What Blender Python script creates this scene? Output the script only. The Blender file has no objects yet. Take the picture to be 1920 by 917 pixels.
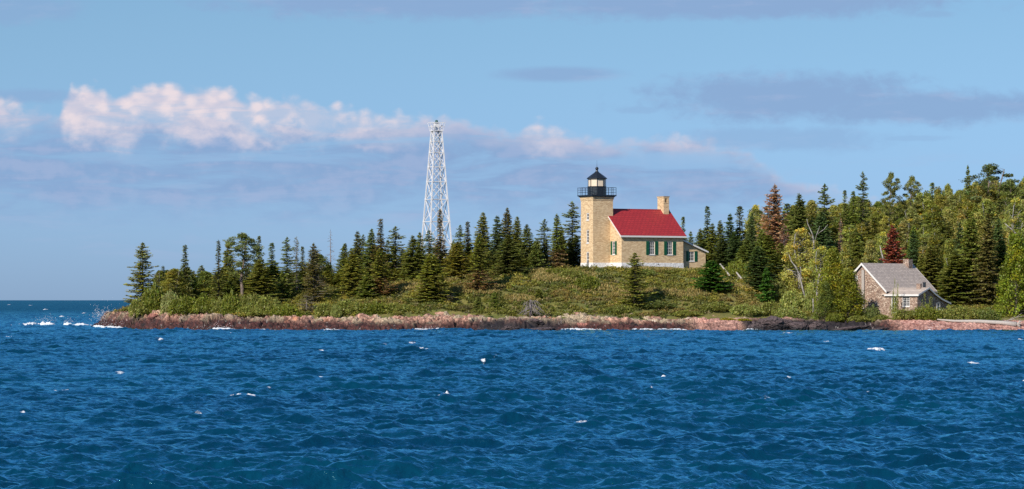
import bpy, math, random
import numpy as np
R = math.radians
C = bpy.context.scene.collection
random.seed(7)
rng = np.random.default_rng(7)
SRGB = lambda r, g, b: tuple(((c/255.0)/12.92 if c/255.0 <= .04045 else ((c/255.0+.055)/1.055)**2.4) for c in (r, g, b))

# ------------------------------------------------------------------ survey helpers
CAMH = 4.0; FPX = 6000.0; HORIZ = 562.0
def wx(px, Y): return (px-960.0)/FPX*Y
def wz(py, Y): return CAMH-(py-HORIZ)/FPX*Y
def smooth(a, b, x):
    t = np.clip((x-a)/(b-a), 0, 1); return t*t*(3-2*t)

# ------------------------------------------------------------------ numpy noise
def _h(ix, iy, s):
    ix = ix.astype(np.int64); iy = iy.astype(np.int64)
    n = (ix*374761393 + iy*668265263 + s*1442695041) & 0xffffffff
    n = ((n ^ (n >> 13))*1274126177) & 0xffffffff
    n = ((n ^ (n >> 16))*2246822519) & 0xffffffff
    return ((n ^ (n >> 15)) & 0xffffff)/float(0xffffff)
def vnoise(x, y, s=0):
    x = np.asarray(x, float); y = np.asarray(y, float)
    ix = np.floor(x); iy = np.floor(y); fx = x-ix; fy = y-iy
    fx = fx*fx*(3-2*fx); fy = fy*fy*(3-2*fy)
    a = _h(ix, iy, s); b = _h(ix+1, iy, s); c = _h(ix, iy+1, s); d = _h(ix+1, iy+1, s)
    return (a*(1-fx)+b*fx)*(1-fy)+(c*(1-fx)+d*fx)*fy
def fbm(x, y, s=0, o=4):
    t = 0; a = .5; w = 0
    for i in range(o):
        t = t+a*vnoise(np.asarray(x)*2**i, np.asarray(y)*2**i, s+i*17); w += a; a *= .5
    return t/w
def cells(x, y, s=0):
    """blocky cell height: (random value of nearest cell, distance to border, tilt)"""
    x = np.asarray(x, float); y = np.asarray(y, float)
    ix = np.floor(x); iy = np.floor(y)
    d1 = np.full(x.shape, 9.); d2 = np.full(x.shape, 9.); val = np.zeros(x.shape); tilt = np.zeros(x.shape)
    for dx in (-1, 0, 1):
        for dy in (-1, 0, 1):
            cx = ix+dx; cy = iy+dy
            px = cx+_h(cx, cy, s); py = cy+_h(cx, cy, s+5)
            d = np.hypot(x-px, y-py); v = _h(cx, cy, s+9); t = (x-px)*(_h(cx, cy, s+11)-.5)+(y-py)*(_h(cx, cy, s+13)-.5)
            near = d < d1
            d2 = np.where(near, d1, np.minimum(d2, d)); val = np.where(near, v, val); tilt = np.where(near, t, tilt); d1 = np.where(near, d, d1)
    return val, d2-d1, tilt

# ------------------------------------------------------------------ the lie of the land
def Ys(X):
    return np.interp(X, [-70, -64, -61.5, -57, -53, -50, -45, -38, -20, 0, 20, 34, 50, 70, 110],
                        [560, 492, 468, 447, 437, 432, 425, 416.5, 414.5, 413.5, 414.5, 414, 413.5, 414, 415])
def inland(X, Y):
    d = Y-Ys(X)+1.6*(fbm(X/5., np.asarray(X)*0+3.1, 5, 3)-.5)
    d = np.minimum(d, (X+62.5+0.02*(Y-470))*1.2)
    d = np.minimum(d, (640-Y)*.6)
    return d
def ground(X, Y):
    X = np.asarray(X, float); Y = np.asarray(Y, float)
    d = inland(X, Y)
    P = np.interp(X, [-62, -53, -45, -30, -19, -5, 8, 22, 30, 38, 44, 75, 120], [2.3, 3.0, 3.7, 4.8, 6.2, 7.4, 7.95, 8.0, 7.5, 5.4, 3.2, 2.9, 2.9])
    rise = np.interp(X, [-62, -52, -44, -34, 0, 20, 34, 44, 90], [1.4, 2.5, 2.3, 1.8, 1.75, 1.45, 1.2, 1.3, 1.2])*(.78+.42*fbm(X/4.5, X*0+8.3, 81, 3))
    h = -2.5+2.5*smooth(-9, 0, d)
    h = h+smooth(-.3, 5.5, d)*rise+(P-rise)*smooth(7, 37, d)
    h = h+11.5*smooth(26, 105, d)*smooth(24, 52, X)
    h = h-2.0*smooth(60, 110, d)*(1-smooth(24, 45, X))
    h = h+(fbm(X/6., Y/6., 3, 4)-.5)*.9*smooth(8, 14, d)*(1-.8*smooth(24, 34, d)*(X > -1)*(X < 32))
    return h

# ------------------------------------------------------------------ objects
def tag(o, label=None, cat=None, group=None, kind=None):
    if label: o['label'] = label
    if cat: o['category'] = cat
    if group: o['group'] = group
    if kind: o['kind'] = kind
    return o
def empty(name, loc=(0, 0, 0), rz=0.0, **k):
    o = bpy.data.objects.new(name, None); C.objects.link(o); o.location = loc; o.rotation_euler = (0, 0, rz)
    o.empty_display_size = .3
    return tag(o, **k)
def npmesh(name, verts, faces, mat=None, cols=None, smooth_=False, attrs=None):
    verts = np.asarray(verts, np.float32); faces = np.asarray(faces, np.int32); n = faces.shape[1]
    me = bpy.data.meshes.new(name)
    me.vertices.add(len(verts)); me.vertices.foreach_set('co', verts.ravel())
    me.loops.add(faces.size); me.loops.foreach_set('vertex_index', faces.ravel())
    me.polygons.add(len(faces)); me.polygons.foreach_set('loop_start', np.arange(0, faces.size, n, dtype=np.int32))
    me.polygons.foreach_set('loop_total', np.full(len(faces), n, np.int32))
    if smooth_: me.polygons.foreach_set('use_smooth', np.ones(len(faces), bool))
    if cols is not None:
        a = me.color_attributes.new('col', 'FLOAT_COLOR', 'POINT')
        c = np.ones((len(verts), 4), np.float32); c[:, :3] = cols; a.data.foreach_set('color', c.ravel())
    for k, v in (attrs or {}).items():
        a = me.attributes.new(k, 'FLOAT', 'POINT'); a.data.foreach_set('value', np.asarray(v, np.float32).ravel())
    me.update(calc_edges=True)
    if mat: me.materials.append(mat)
    return me
def link(name, me, parent=None, loc=None, **k):
    o = bpy.data.objects.new(name, me); C.objects.link(o)
    if parent: o.parent = parent
    if loc is not None: o.location = loc
    return tag(o, **k)
class MB:
    def __init__(s): s.v = []; s.f = []
    def add(s, vs, fs):
        b = len(s.v); s.v += [tuple(v) for v in vs]; s.f += [tuple(i+b for i in f) for f in fs]; return s
    def box(s, x0, x1, y0, y1, z0, z1):
        vs = [(x, y, z) for z in (z0, z1) for y in (y0, y1) for x in (x0, x1)]
        return s.add(vs, [(0, 2, 3, 1), (4, 5, 7, 6), (0, 1, 5, 4), (2, 6, 7, 3), (0, 4, 6, 2), (1, 3, 7, 5)])
    def quad(s, *p): return s.add(p, [tuple(range(len(p)))])
    def prism(s, poly, d):      # polygon (list of 3d points) extruded along vector d
        n = len(poly); top = [tuple(p[i]+d[i] for i in range(3)) for p in poly]
        fs = [tuple(range(n))[::-1], tuple(range(n, 2*n))]+[(i, (i+1) % n, n+(i+1) % n, n+i) for i in range(n)]
        return s.add(list(poly)+top, fs)
    def bar(s, a, b, r, r2=None, n=4, cap=True):
        a = np.array(a, float); b = np.array(b, float); d = b-a; L = np.linalg.norm(d)
        if L < 1e-6: return s
        d /= L; up = np.array((0, 0, 1.)) if abs(d[2]) < .9 else np.array((1., 0, 0))
        u = np.cross(d, up); u /= np.linalg.norm(u); w = np.cross(d, u); r2 = r if r2 is None else r2
        vs = []
        for p, q in ((a, r), (b, r2)):
            for i in range(n):
                t = 2*math.pi*(i+.5)/n; vs.append(p+q*(math.cos(t)*u+math.sin(t)*w))
        fs = [(i, (i+1) % n, n+(i+1) % n, n+i) for i in range(n)]
        if cap: fs += [tuple(range(n))[::-1], tuple(range(n, 2*n))]
        return s.add(vs, fs)
    def path(s, pts, rads, n=6):
        pts = [np.array(p, float) for p in pts]; vs = []; N = len(pts)
        for i, p in enumerate(pts):
            d = pts[min(i+1, N-1)]-pts[max(i-1, 0)]; d /= (np.linalg.norm(d)+1e-9)
            up = np.array((0, 0, 1.)) if abs(d[2]) < .9 else np.array((1., 0, 0))
            u = np.cross(d, up); u /= np.linalg.norm(u); w = np.cross(d, u)
            for k in range(n):
                t = 2*math.pi*k/n; vs.append(p+rads[i]*(math.cos(t)*u+math.sin(t)*w))
        fs = [(i*n+k, i*n+(k+1) % n, (i+1)*n+(k+1) % n, (i+1)*n+k) for i in range(N-1) for k in range(n)]
        fs += [tuple(range(n))[::-1], tuple(range((N-1)*n, N*n))]
        return s.add(vs, fs)
    def lathe(s, prof, cx=0, cy=0, n=8, ph=0):
        vs = []; N = len(prof)
        for r, z in prof:
            for k in range(n):
                t = 2*math.pi*(k/n)+ph; vs.append((cx+r*math.cos(t), cy+r*math.sin(t), z))
        fs = [(i*n+k, i*n+(k+1) % n, (i+1)*n+(k+1) % n, (i+1)*n+k) for i in range(N-1) for k in range(n)]
        fs += [tuple(range(n))[::-1], tuple(range((N-1)*n, N*n))]
        return s.add(vs, fs)
    def mesh(s, name, mat, smooth_=False, bevel=0):
        me = bpy.data.meshes.new(name); me.from_pydata([tuple(map(float, v)) for v in s.v], [], s.f)
        me.materials.append(mat)
        if smooth_:
            for p in me.polygons: p.use_smooth = True
        me.update(); return me
    def build(s, name, mat, parent=None, smooth_=False, **k): return link(name, s.mesh(name, mat, smooth_), parent, **k)

# ------------------------------------------------------------------ node helper
class N:
    def __init__(s, tree): s.t = tree; s.n = tree.nodes; s.l = tree.links
    def new(s, typ, **k):
        nd = s.n.new(typ)
        for a, b in k.items(): setattr(nd, a, b)
        return nd
    def put(s, sock, val):
        if isinstance(val, bpy.types.NodeSocket): s.l.new(val, sock)
        elif val is not None: sock.default_value = val
    def m(s, op, a, b=None, c=None, clamp=False):
        nd = s.new('ShaderNodeMath', operation=op, use_clamp=clamp)
        for i, v in enumerate((a, b, c)): s.put(nd.inputs[i], v) if v is not None else None
        return nd.outputs[0]
    def noise(s, vec, scale, detail=3, rough=.55, dist=0, w=None):
        nd = s.new('ShaderNodeTexNoise'); s.put(nd.inputs['Vector'], vec)
        nd.inputs['Scale'].default_value = scale; nd.inputs['Detail'].default_value = detail
        nd.inputs['Roughness'].default_value = rough; nd.inputs['Distortion'].default_value = dist
        return nd.outputs['Fac']
    def mapr(s, v, a, b, c=0., d=1., smooth_=True):
        nd = s.new('ShaderNodeMapRange'); nd.interpolation_type = 'SMOOTHSTEP' if smooth_ else 'LINEAR'
        for i, x in enumerate((v, a, b, c, d)): s.put(nd.inputs[i], x)
        return nd.outputs[0]
    def mix(s, f, a, b, blend='MIX'):
        nd = s.new('ShaderNodeMix', data_type='RGBA', blend_type=blend)
        s.put(nd.inputs[0], f)
        for i, v in ((6, a), (7, b)): s.put(nd.inputs[i], (*v, 1) if isinstance(v, tuple) and len(v) == 3 else v)
        return nd.outputs[2]
    def ramp(s, f, stops, interp='LINEAR'):
        nd = s.new('ShaderNodeValToRGB'); nd.color_ramp.interpolation = interp
        el = nd.color_ramp.elements
        while len(el) < len(stops): el.new(.5)
        for e, (p, c) in zip(el, stops): e.position = p; e.color = (*c, 1)
        s.put(nd.inputs[0], f); return nd.outputs[0]
    def scalev(s, vec, sc):
        nd = s.new('ShaderNodeMapping'); s.put(nd.inputs[0], vec); nd.inputs['Scale'].default_value = sc; return nd.outputs[0]
    def bump(s, h, strength=.5, dist=.05):
        nd = s.new('ShaderNodeBump'); nd.inputs['Strength'].default_value = strength; nd.inputs['Distance'].default_value = dist
        s.put(nd.inputs['Height'], h); return nd.outputs[0]
def material(name):
    m = bpy.data.materials.new(name); m.use_nodes = True; t = m.node_tree
    b = t.nodes['Principled BSDF']; b.inputs['Roughness'].default_value = .8
    return m, N(t), b
def simple(name, col, rough=.7, metal=0, vary=.15, scale=3.0):
    m, n, b = material(name); tc = n.new('ShaderNodeTexCoord').outputs['Object']
    f = n.noise(tc, scale, 4)
    lo = tuple(c*(1-vary) for c in col); hi = tuple(min(1, c*(1+vary)) for c in col)
    n.put(b.inputs['Base Color'], n.mix(f, lo, hi)); b.inputs['Roughness'].default_value = rough; b.inputs['Metallic'].default_value = metal
    return m
M = {}
M['white'] = simple('white_paint', (.74, .72, .70), .55, vary=.08)
M['steel'] = simple('white_painted_steel', (.74, .73, .74), .5, vary=.12, scale=1.2)
M['black'] = simple('black_paint', (.014, .018, .026), .4)
M['green'] = simple('green_shutter_paint', (.006, .095, .045), .5)
M['glass'] = simple('dark_window_glass', (.012, .014, .018), .08, vary=.3)
M['rust'] = simple('rusty_iron', (.13, .08, .06), .8)
M['cream'] = simple('cream_lantern_blind', (.72, .60, .46), .6, vary=.06)
M['driftwood'] = simple('weathered_grey_wood', (.40, .36, .33), .85, vary=.3, scale=6)
M['greenlamp'] = simple('dark_green_lens', (.01, .07, .05), .3)

def wallvec(n):
    tc = n.new('ShaderNodeTexCoord'); sp = n.new('ShaderNodeSeparateXYZ'); n.put(sp.inputs[0], tc.outputs['Object'])
    sn = n.new('ShaderNodeSeparateXYZ'); n.put(sn.inputs[0], tc.outputs['Normal'])
    side = n.m('GREATER_THAN', n.m('ABSOLUTE', sn.outputs[0]), .6)
    a = n.m('ADD', n.m('MULTIPLY', sp.outputs[0], n.m('SUBTRACT', 1., side)), n.m('MULTIPLY', n.m('ADD', sp.outputs[1], 31.7), side))
    cv = n.new('ShaderNodeCombineXYZ'); n.put(cv.inputs[0], a); n.put(cv.inputs[1], sp.outputs[2]); return cv.outputs[0], tc.outputs['Object'], sp.outputs[2]
def brick_mat():
    m, n, b = material('cream_brick'); v, oc, z = wallvec(n)
    br = n.new('ShaderNodeTexBrick'); n.put(br.inputs['Vector'], v)
    br.inputs['Scale'].default_value = 1; br.inputs['Brick Width'].default_value = .42; br.inputs['Row Height'].default_value = .15
    br.inputs['Mortar Size'].default_value = .018; br.inputs['Bias'].default_value = .1; br.inputs['Mortar Smooth'].default_value = .3
    br.inputs['Color1'].default_value = (*SRGB(240, 213, 170), 1); br.inputs['Color2'].default_value = (*SRGB(202, 170, 130), 1)
    br.inputs['Mortar'].default_value = (*SRGB(196, 172, 140), 1)
    st = n.noise(n.scalev(v, (1.3, 5.0, 1)), 2.2, 4, .65)
    c = n.mix(n.mapr(st, .52, .72), br.outputs[0], SRGB(150, 114, 82))
    c = n.mix(n.mapr(n.noise(n.scalev(v, (1, 3, 1)), 1.1, 3), .5, .75, 0, .55), c, SRGB(232, 202, 156))
    n.put(b.inputs['Base Color'], c); b.inputs['Roughness'].default_value = .88
    n.put(b.inputs['Normal'], n.bump(br.outputs[1], -.4, .02)); return m
M['brick'] = brick_mat()
def foundation_mat():
    m, n, b = material('whitewashed_stone'); v, oc, z = wallvec(n)
    f = n.noise(v, 3.5, 4, .6)
    n.put(b.inputs['Base Color'], n.mix(n.mapr(f, .45, .7), (.84, .82, .82), (.60, .58, .58)))
    n.put(b.inputs['Normal'], n.bump(f, .9, .12)); return m
M['foundation'] = foundation_mat()
def roof_mat(name, c1, c2, w, h, mort, mortsize=.02, dirt=.25):
    m, n, b = material(name); tc = n.new('ShaderNodeTexCoord').outputs['Object']
    sp = n.new('ShaderNodeSeparateXYZ'); n.put(sp.inputs[0], tc)
    cv = n.new('ShaderNodeCombineXYZ'); n.put(cv.inputs[0], sp.outputs[0]); n.put(cv.inputs[1], n.m('MULTIPLY', sp.outputs[2], 1.5))
    br = n.new('ShaderNodeTexBrick'); n.put(br.inputs['Vector'], cv.outputs[0]); br.inputs['Scale'].default_value = 1
    br.inputs['Brick Width'].default_value = w; br.inputs['Row Height'].default_value = h; br.inputs['Mortar Size'].default_value = mortsize
    br.inputs['Color1'].default_value = (*c1, 1); br.inputs['Color2'].default_value = (*c2, 1); br.inputs['Mortar'].default_value = (*mort, 1)
    f = n.noise(n.scalev(tc, (1, 1, 3)), 1.6, 5, .65)
    c = n.mix(n.mapr(f, .4, .75, 0, dirt), br.outputs[0], tuple(x*.45 for x in c1))
    n.put(b.inputs['Base Color'], c); b.inputs['Roughness'].default_value = .55
    n.put(b.inputs['Normal'], n.bump(br.outputs[1], -.5, .03)); return m
M['redroof'] = roof_mat('red_metal_shingle', (.42, .032, .034), (.36, .028, .031), .62, .42, (.24, .018, .022), .045, .4)
M['greyroof'] = roof_mat('grey_wood_shingle', (.78, .64, .53), (.54, .44, .37), .34, .3, (.30, .25, .21), .04, .7)
def rubble_mat():
    m, n, b = material('reddish_rubble_stone'); v, oc, z = wallvec(n)
    vo = n.new('ShaderNodeTexVoronoi'); n.put(vo.inputs['Vector'], n.scalev(v, (1, 1.5, 1))); vo.inputs['Scale'].default_value = 5.2
    ve = n.new('ShaderNodeTexVoronoi', feature='DISTANCE_TO_EDGE'); n.put(ve.inputs['Vector'], n.scalev(v, (1, 1.5, 1))); ve.inputs['Scale'].default_value = 5.2
    sc = n.new('ShaderNodeSeparateColor'); n.put(sc.inputs[0], vo.outputs['Color'])
    c = n.ramp(sc.outputs[0], [(0, SRGB(118, 94, 82)), (.35, SRGB(158, 130, 114)), (.7, SRGB(184, 156, 138)), (1, SRGB(214, 196, 178))])
    c = n.mix(n.mapr(ve.outputs[0], .0, .07, 1, 0), c, SRGB(178, 160, 145))
    n.put(b.inputs['Base Color'], c); n.put(b.inputs['Normal'], n.bump(n.mapr(ve.outputs[0], 0, .15), .8, .06)); return m
M['rubble'] = rubble_mat()
def bark_mat(name, c1, c2, sc=8):
    m, n, b = material(name); tc = n.new('ShaderNodeTexCoord').outputs['Object']
    f = n.noise(n.scalev(tc, (1, 1, .4)), sc, 4, .7)
    n.put(b.inputs['Base Color'], n.mix(n.mapr(f, .4, .62), c1, c2)); return m
M['bark'] = bark_mat('conifer_bark', (.12, .095, .08), (.05, .04, .035))
M['birchbark'] = bark_mat('pale_birch_bark', (.42, .39, .36), (.14, .12, .11), 5)
M['aspenbark'] = bark_mat('grey_green_aspen_bark', (.30, .29, .24), (.12, .115, .10), 5)
M['snag'] = bark_mat('bleached_dead_wood', (.30, .26, .25), (.16, .13, .125))
M['pinebark'] = bark_mat('pine_bark', (.24, .18, .15), (.10, .075, .06), 4)
def leaf_mat(name, use_obj=True, trans=.28, attr=False):
    m = bpy.data.materials.new(name); m.use_nodes = True; n = N(m.node_tree)
    n.n.remove(n.n['Principled BSDF']); out = n.n['Material Output']
    at = n.new('ShaderNodeVertexColor'); at.layer_name = 'col'
    c = at.outputs[0]
    if use_obj:
        oi = n.new('ShaderNodeObjectInfo'); c = n.mix(1.0, c, oi.outputs['Color'], 'MULTIPLY')
    d = n.new('ShaderNodeBsdfDiffuse'); n.put(d.inputs[0], c)
    t = n.new('ShaderNodeBsdfTranslucent'); n.put(t.inputs[0], n.mix(1.0, c, (1.25, 1.2, .6), 'MULTIPLY'))
    g = n.new('ShaderNodeBsdfGlossy'); g.inputs['Roughness'].default_value = .45; g.inputs[0].default_value = (.9, .95, 1, 1)
    mx = n.new('ShaderNodeMixShader'); mx.inputs[0].default_value = trans; n.put(mx.inputs[1], d.outputs[0]); n.put(mx.inputs[2], t.outputs[0])
    m2 = n.new('ShaderNodeMixShader'); m2.inputs[0].default_value = .015; n.put(m2.inputs[1], mx.outputs[0]); n.put(m2.inputs[2], g.outputs[0])
    n.put(out.inputs[0], m2.outputs[0]); return m
M['leaf'] = leaf_mat('foliage', True, .38)
M['cover'] = leaf_mat('ground_cover', False, .2)

# ------------------------------------------------------------------ leaf quads
def unit(v): return v/(np.linalg.norm(v, axis=-1, keepdims=True)+1e-9)
def sprays(P, D, L, W, col, r, tilt=.5):
    """P points, D main direction, L length, W width -> quads (kite shaped)"""
    n = len(P); D = unit(D); up = unit(np.array([0, 0, 1.])+tilt*r.normal(size=(n, 3)))
    S = unit(np.cross(D, up)); L = np.asarray(L).reshape(-1, 1)*np.ones((n, 1)); W = np.asarray(W).reshape(-1, 1)*np.ones((n, 1))
    v = np.empty((n, 4, 3)); v[:, 0] = P-D*L*.35; v[:, 1] = P+S*W*.5+D*L*.1; v[:, 2] = P+D*L*.65; v[:, 3] = P-S*W*.5+D*L*.1
    f = np.arange(n*4).reshape(n, 4); c = np.repeat(col, 4, axis=0); return v.reshape(-1, 3), f, c
def leaves(P, size, col, r, upb=.4):
    n = len(P); nn = unit(r.normal(size=(n, 3))+np.array([0, 0, upb])); a = unit(np.cross(nn, unit(r.normal(size=(n, 3))))); b = np.cross(nn, a)
    s = np.asarray(size).reshape(-1, 1)*np.ones((n, 1))
    v = np.empty((n, 4, 3)); v[:, 0] = P-a*s*.5; v[:, 1] = P+b*s*.36; v[:, 2] = P+a*s*.55; v[:, 3] = P-b*s*.36
    return v.reshape(-1, 3), np.arange(n*4).reshape(n, 4), np.repeat(col, 4, axis=0)
def vary(base, n, r, amt=.25, clump=None):
    b = np.asarray(base, float)[None, :]*(1+amt*r.normal(size=(n, 1)))*(1+.08*r.normal(size=(n, 3)))
    return np.clip(b, .002, 4)

# tree models: dict name -> (crown mesh, trunk mesh, H, R)
MODELS = {}
def spruce(name, seed, H=12, Rr=2.2, open_=.0, droop=.25, z0=.06, prof=.9, dense=1.0, base=(1, 1, 1), top_thin=0, brown_low=0, needle=1.0, bark='bark', lean=0.0, irregular=.25, twigs=False):
    r = np.random.default_rng(seed); Ps = []; Ds = []; Ls = []; Ws = []; Cs = []
    tw = MB(); z = H*z0; az0 = 0
    side = r.uniform(0, 6.28)
    while z < H-.12:
        t = z/H
        rad = Rr*((1-t)**(prof*.80))*(1-.55*max(0, (.12-t)/.12))
        if top_thin and t > top_thin: rad = min(rad, Rr*.13+.62*Rr*(1-t))
        rad *= 1+irregular*r.normal()*.6
        rad = max(rad, .16)
        nb = int(5+3*dense*(rad > .5)+r.integers(0, 2))
        for i in range(nb):
            if r.random() < open_: continue
            az = az0+i*2*math.pi/nb+r.normal()*.25
            ln = rad*r.uniform(.68, 1.12)*(1+.18*math.cos(az-side))
            ca, sa = math.cos(az), math.sin(az)
            zz = z+r.normal()*.06
            m = max(2, int(ln/.115*dense))
            s = (np.arange(m)+r.random(m))/m; s = s**.8
            up = .25 if t > .75 else 0.0
            dz = -droop*ln*s+.16*ln*s**2.5+up*ln*s
            wid = (.22+.34*ln*(1-s))*.5
            for rep in range(2):
                lat = r.uniform(-1, 1, m)*wid
                P = np.stack([ca*ln*s-sa*lat+lean*zz, sa*ln*s+ca*lat, zz+dz-abs(lat)*.25+r.normal(size=m)*.03], 1)
                Dd = np.stack([ca-sa*np.sign(lat)*.8+r.normal(size=m)*.25, sa+ca*np.sign(lat)*.8+r.normal(size=m)*.25, -.25+.25*r.normal(size=m)], 1)
                keep = r.random(m) < needle
                col = vary(base, m, r, .22)
                col *= (.45+.9*s)[:, None]          # paler fresh tips; sunlit tips and inner crown shade also painted in
                if brown_low and t < brown_low: 
                    k = r.random(m) < .75; col[k] = vary((1.5, .85, 2.1), k.sum(), r, .2)
                Ps.append(P[keep]); Ds.append(Dd[keep]); Ls.append(r.uniform(.28, .50, keep.sum())*(.7+.3*(1-t))); Ws.append(r.uniform(.13, .24, keep.sum())); Cs.append(col[keep])
            if twigs or rad > Rr*.75:
                tw.bar((lean*zz, 0, zz), (ca*ln*.93+lean*zz, sa*ln*.93, zz-droop*ln*.9+.13*ln), .022+.006*ln, .008, 3, False)
        az0 += 1.3; z += (.17+.13*(1-t))*(1 if dense >= 1 else 1.2)
    Ps.append(np.stack([lean*H+r.normal(size=10)*.04, r.normal(size=10)*.04, H-r.random(10)*.7], 1)); Ds.append(r.normal(size=(10, 3))*.3+[0, 0, 1]); Ls.append(np.full(10, .3)); Ws.append(np.full(10, .1)); Cs.append(vary(base, 10, r))
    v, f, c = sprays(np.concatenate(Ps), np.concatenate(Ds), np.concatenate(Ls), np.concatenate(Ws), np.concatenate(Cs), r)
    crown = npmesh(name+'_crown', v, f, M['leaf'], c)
    tw.path([(lean*H*q, 0, H*q-.4*(q == 0)) for q in (0, .3, .6, .97)], [.012*H+.03, .009*H+.02, .0055*H+.01, .012], 7)
    MODELS[name] = (crown, tw.mesh(name+'_trunk', M[bark]), H, Rr)

def snag(name, seed, H=10, Rr=1.3, nb=60, needles=0, base=(1, 1, 1)):
    r = np.random.default_rng(seed); tw = MB(); P = []
    tw.path([(0, 0, -.4), (.05, 0, H*.4), (-.04, .05, H*.8), (0, 0, H)], [.16, .11, .05, .015], 6)
    for i in range(nb):
        t = .12+.86*i/nb; z = H*t; ln = Rr*(1-t)**.7*r.uniform(.4, 1.15)+.12; az = r.uniform(0, 6.28)
        e = (math.cos(az)*ln, math.sin(az)*ln, z+ln*r.uniform(-.45, .25)); tw.bar((0, 0, z), e, .035*(1-t)+.016, .012, 3, False)
        for k in range(5):
            q = r.uniform(.3, 1); a2 = az+r.choice((-1, 1))*r.uniform(.5, 1.1); l2 = ln*.4*r.uniform(.4, 1)
            b0 = (e[0]*q, e[1]*q, z+(e[2]-z)*q); tw.bar(b0, (b0[0]+math.cos(a2)*l2, b0[1]+math.sin(a2)*l2, b0[2]+l2*r.uniform(-.5, .3)), .014, .008, 3, False)
            for _ in range(needles): P.append((b0[0]+math.cos(a2)*l2*r.random()+r.normal()*.08, b0[1]+math.sin(a2)*l2*r.random()+r.normal()*.08, b0[2]+r.normal()*.1))
    crown = None
    if P:
        P = np.array(P); v, f, c = leaves(P, r.uniform(.12, .24, len(P)), vary(base, len(P), r, .3), r); crown = npmesh(name+'_crown', v, f, M['leaf'], c)
    MODELS[name] = (crown, tw.mesh(name+'_trunk', M['snag']), H, Rr)

def leafy(name, seed, H=12, Rr=2.6, nclump=58, per=95, z0=.28, bark='birchbark', size=(.15, .29), shape='oval', base=(1, 1, 1), fork=1, trunk_r=.014, crad=(.45, .85), flat=1.0, yellow=.05, bare=0):
    r = np.random.default_rng(seed); tw = MB(); Ps = []; Cs = []
    stems = []
    for k in range(fork):
        a = k*2.2+r.uniform(0, 1); off = .0 if fork == 1 else .35*Rr
        pts = []; x = y = 0.
        for q in np.linspace(0, 1, 7):
            pts.append((x+off*q*math.cos(a), y+off*q*math.sin(a), H*.93*q-(.4 if q == 0 else 0))); x += r.normal()*.13; y += r.normal()*.13
        stems.append(pts); tw.path(pts, [H*trunk_r*(1-.85*q)+.02 for q in np.linspace(0, 1, 7)], 7)
    for i in range(nclump):
        t = z0+(1-z0)*((i+.5)/nclump)**.9
        if shape == 'oval': w = math.sin(math.pi*min(1, (t-z0)/(1-z0)*.86+.12))**.7
        elif shape == 'cone1': w = (1-(t-z0)/(1-z0))*1.15+.02
        elif shape == 'cone': w = (1-(t-z0)/(1-z0))**.75*1.05+.06
        elif shape == 'pine': w = (.45+.75*math.sin(math.pi*min(1, (t-z0)/(1-z0)*.8+.15)))*(1 if r.random() < .75 else .5)
        else: w = 1
        az = i*2.399+r.normal()*.4; rr = Rr*w*r.uniform(.45, 1.0)**.6 if t < .95 else Rr*.15
        rr = max(0, rr-.4)
        cz = H*t-.3; cr = r.uniform(*crad)*(.6+.5*min(1, Rr/2.5))
        c0 = np.array((math.cos(az)*rr, math.sin(az)*rr, cz))
        st = stems[i % fork]; zt = max(.1, (cz-rr*r.uniform(.3, .8))/(H*.93)); j = min(5, int(zt*6)); fr = min(1, zt*6-j)
        b0 = np.array(st[j])*(1-fr)+np.array(st[j+1])*fr
        mid = (b0+c0)/2+np.array((0, 0, -.12*rr))+r.normal(size=3)*.1
        tw.path([b0, mid, c0], [.018+.012*rr, .014+.006*rr, .01], 4)
        for q in range(3):
            tw.bar(c0, c0+r.normal(size=3)*cr*.5, .012, .006, 3, False)
        if r.random() < bare: continue
        m = int(per*r.uniform(.6, 1.3)); u = unit(r.normal(size=(m, 3)))*(r.random((m, 1))**.4)*cr; u[:, 2] *= .75*flat
        Ps.append(c0+u); cl = np.array(base)*(1+.2*r.normal())
        if r.random() < yellow: cl = cl*np.array((1.5, 1.2, .8))
        Cs.append(vary(cl, m, r, .2))
    P = np.concatenate(Ps); c = np.concatenate(Cs)
    v, f, c = leaves(P, r.uniform(size[0], size[1], len(P)), c, r, .5)
    MODELS[name] = (npmesh(name+'_crown', v, f, M['leaf'], c), tw.mesh(name+'_trunk', M[bark]), H, Rr)

# base colours are relative; the instance colour carries the hue
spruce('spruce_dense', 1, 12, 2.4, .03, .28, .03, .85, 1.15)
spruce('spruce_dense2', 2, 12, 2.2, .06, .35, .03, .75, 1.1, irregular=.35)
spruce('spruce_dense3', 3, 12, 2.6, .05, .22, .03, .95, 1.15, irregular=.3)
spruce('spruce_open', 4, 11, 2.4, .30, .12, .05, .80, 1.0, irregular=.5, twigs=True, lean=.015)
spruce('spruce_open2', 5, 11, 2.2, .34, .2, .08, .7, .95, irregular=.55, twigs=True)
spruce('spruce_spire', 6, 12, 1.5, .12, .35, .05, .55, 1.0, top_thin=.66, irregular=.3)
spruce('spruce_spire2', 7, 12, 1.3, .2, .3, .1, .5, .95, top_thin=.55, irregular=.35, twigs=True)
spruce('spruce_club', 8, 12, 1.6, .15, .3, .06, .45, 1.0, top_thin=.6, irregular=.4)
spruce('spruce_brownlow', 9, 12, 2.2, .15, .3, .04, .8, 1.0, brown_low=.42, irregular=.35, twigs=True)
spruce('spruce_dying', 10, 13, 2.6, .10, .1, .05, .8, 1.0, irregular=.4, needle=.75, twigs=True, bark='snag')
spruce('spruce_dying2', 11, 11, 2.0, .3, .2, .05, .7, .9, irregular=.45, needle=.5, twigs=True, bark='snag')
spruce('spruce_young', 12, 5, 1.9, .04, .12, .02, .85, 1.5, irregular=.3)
spruce('spruce_young2', 13, 5, 1.6, .1, .05, .02, .8, 1.4, irregular=.45)
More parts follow.
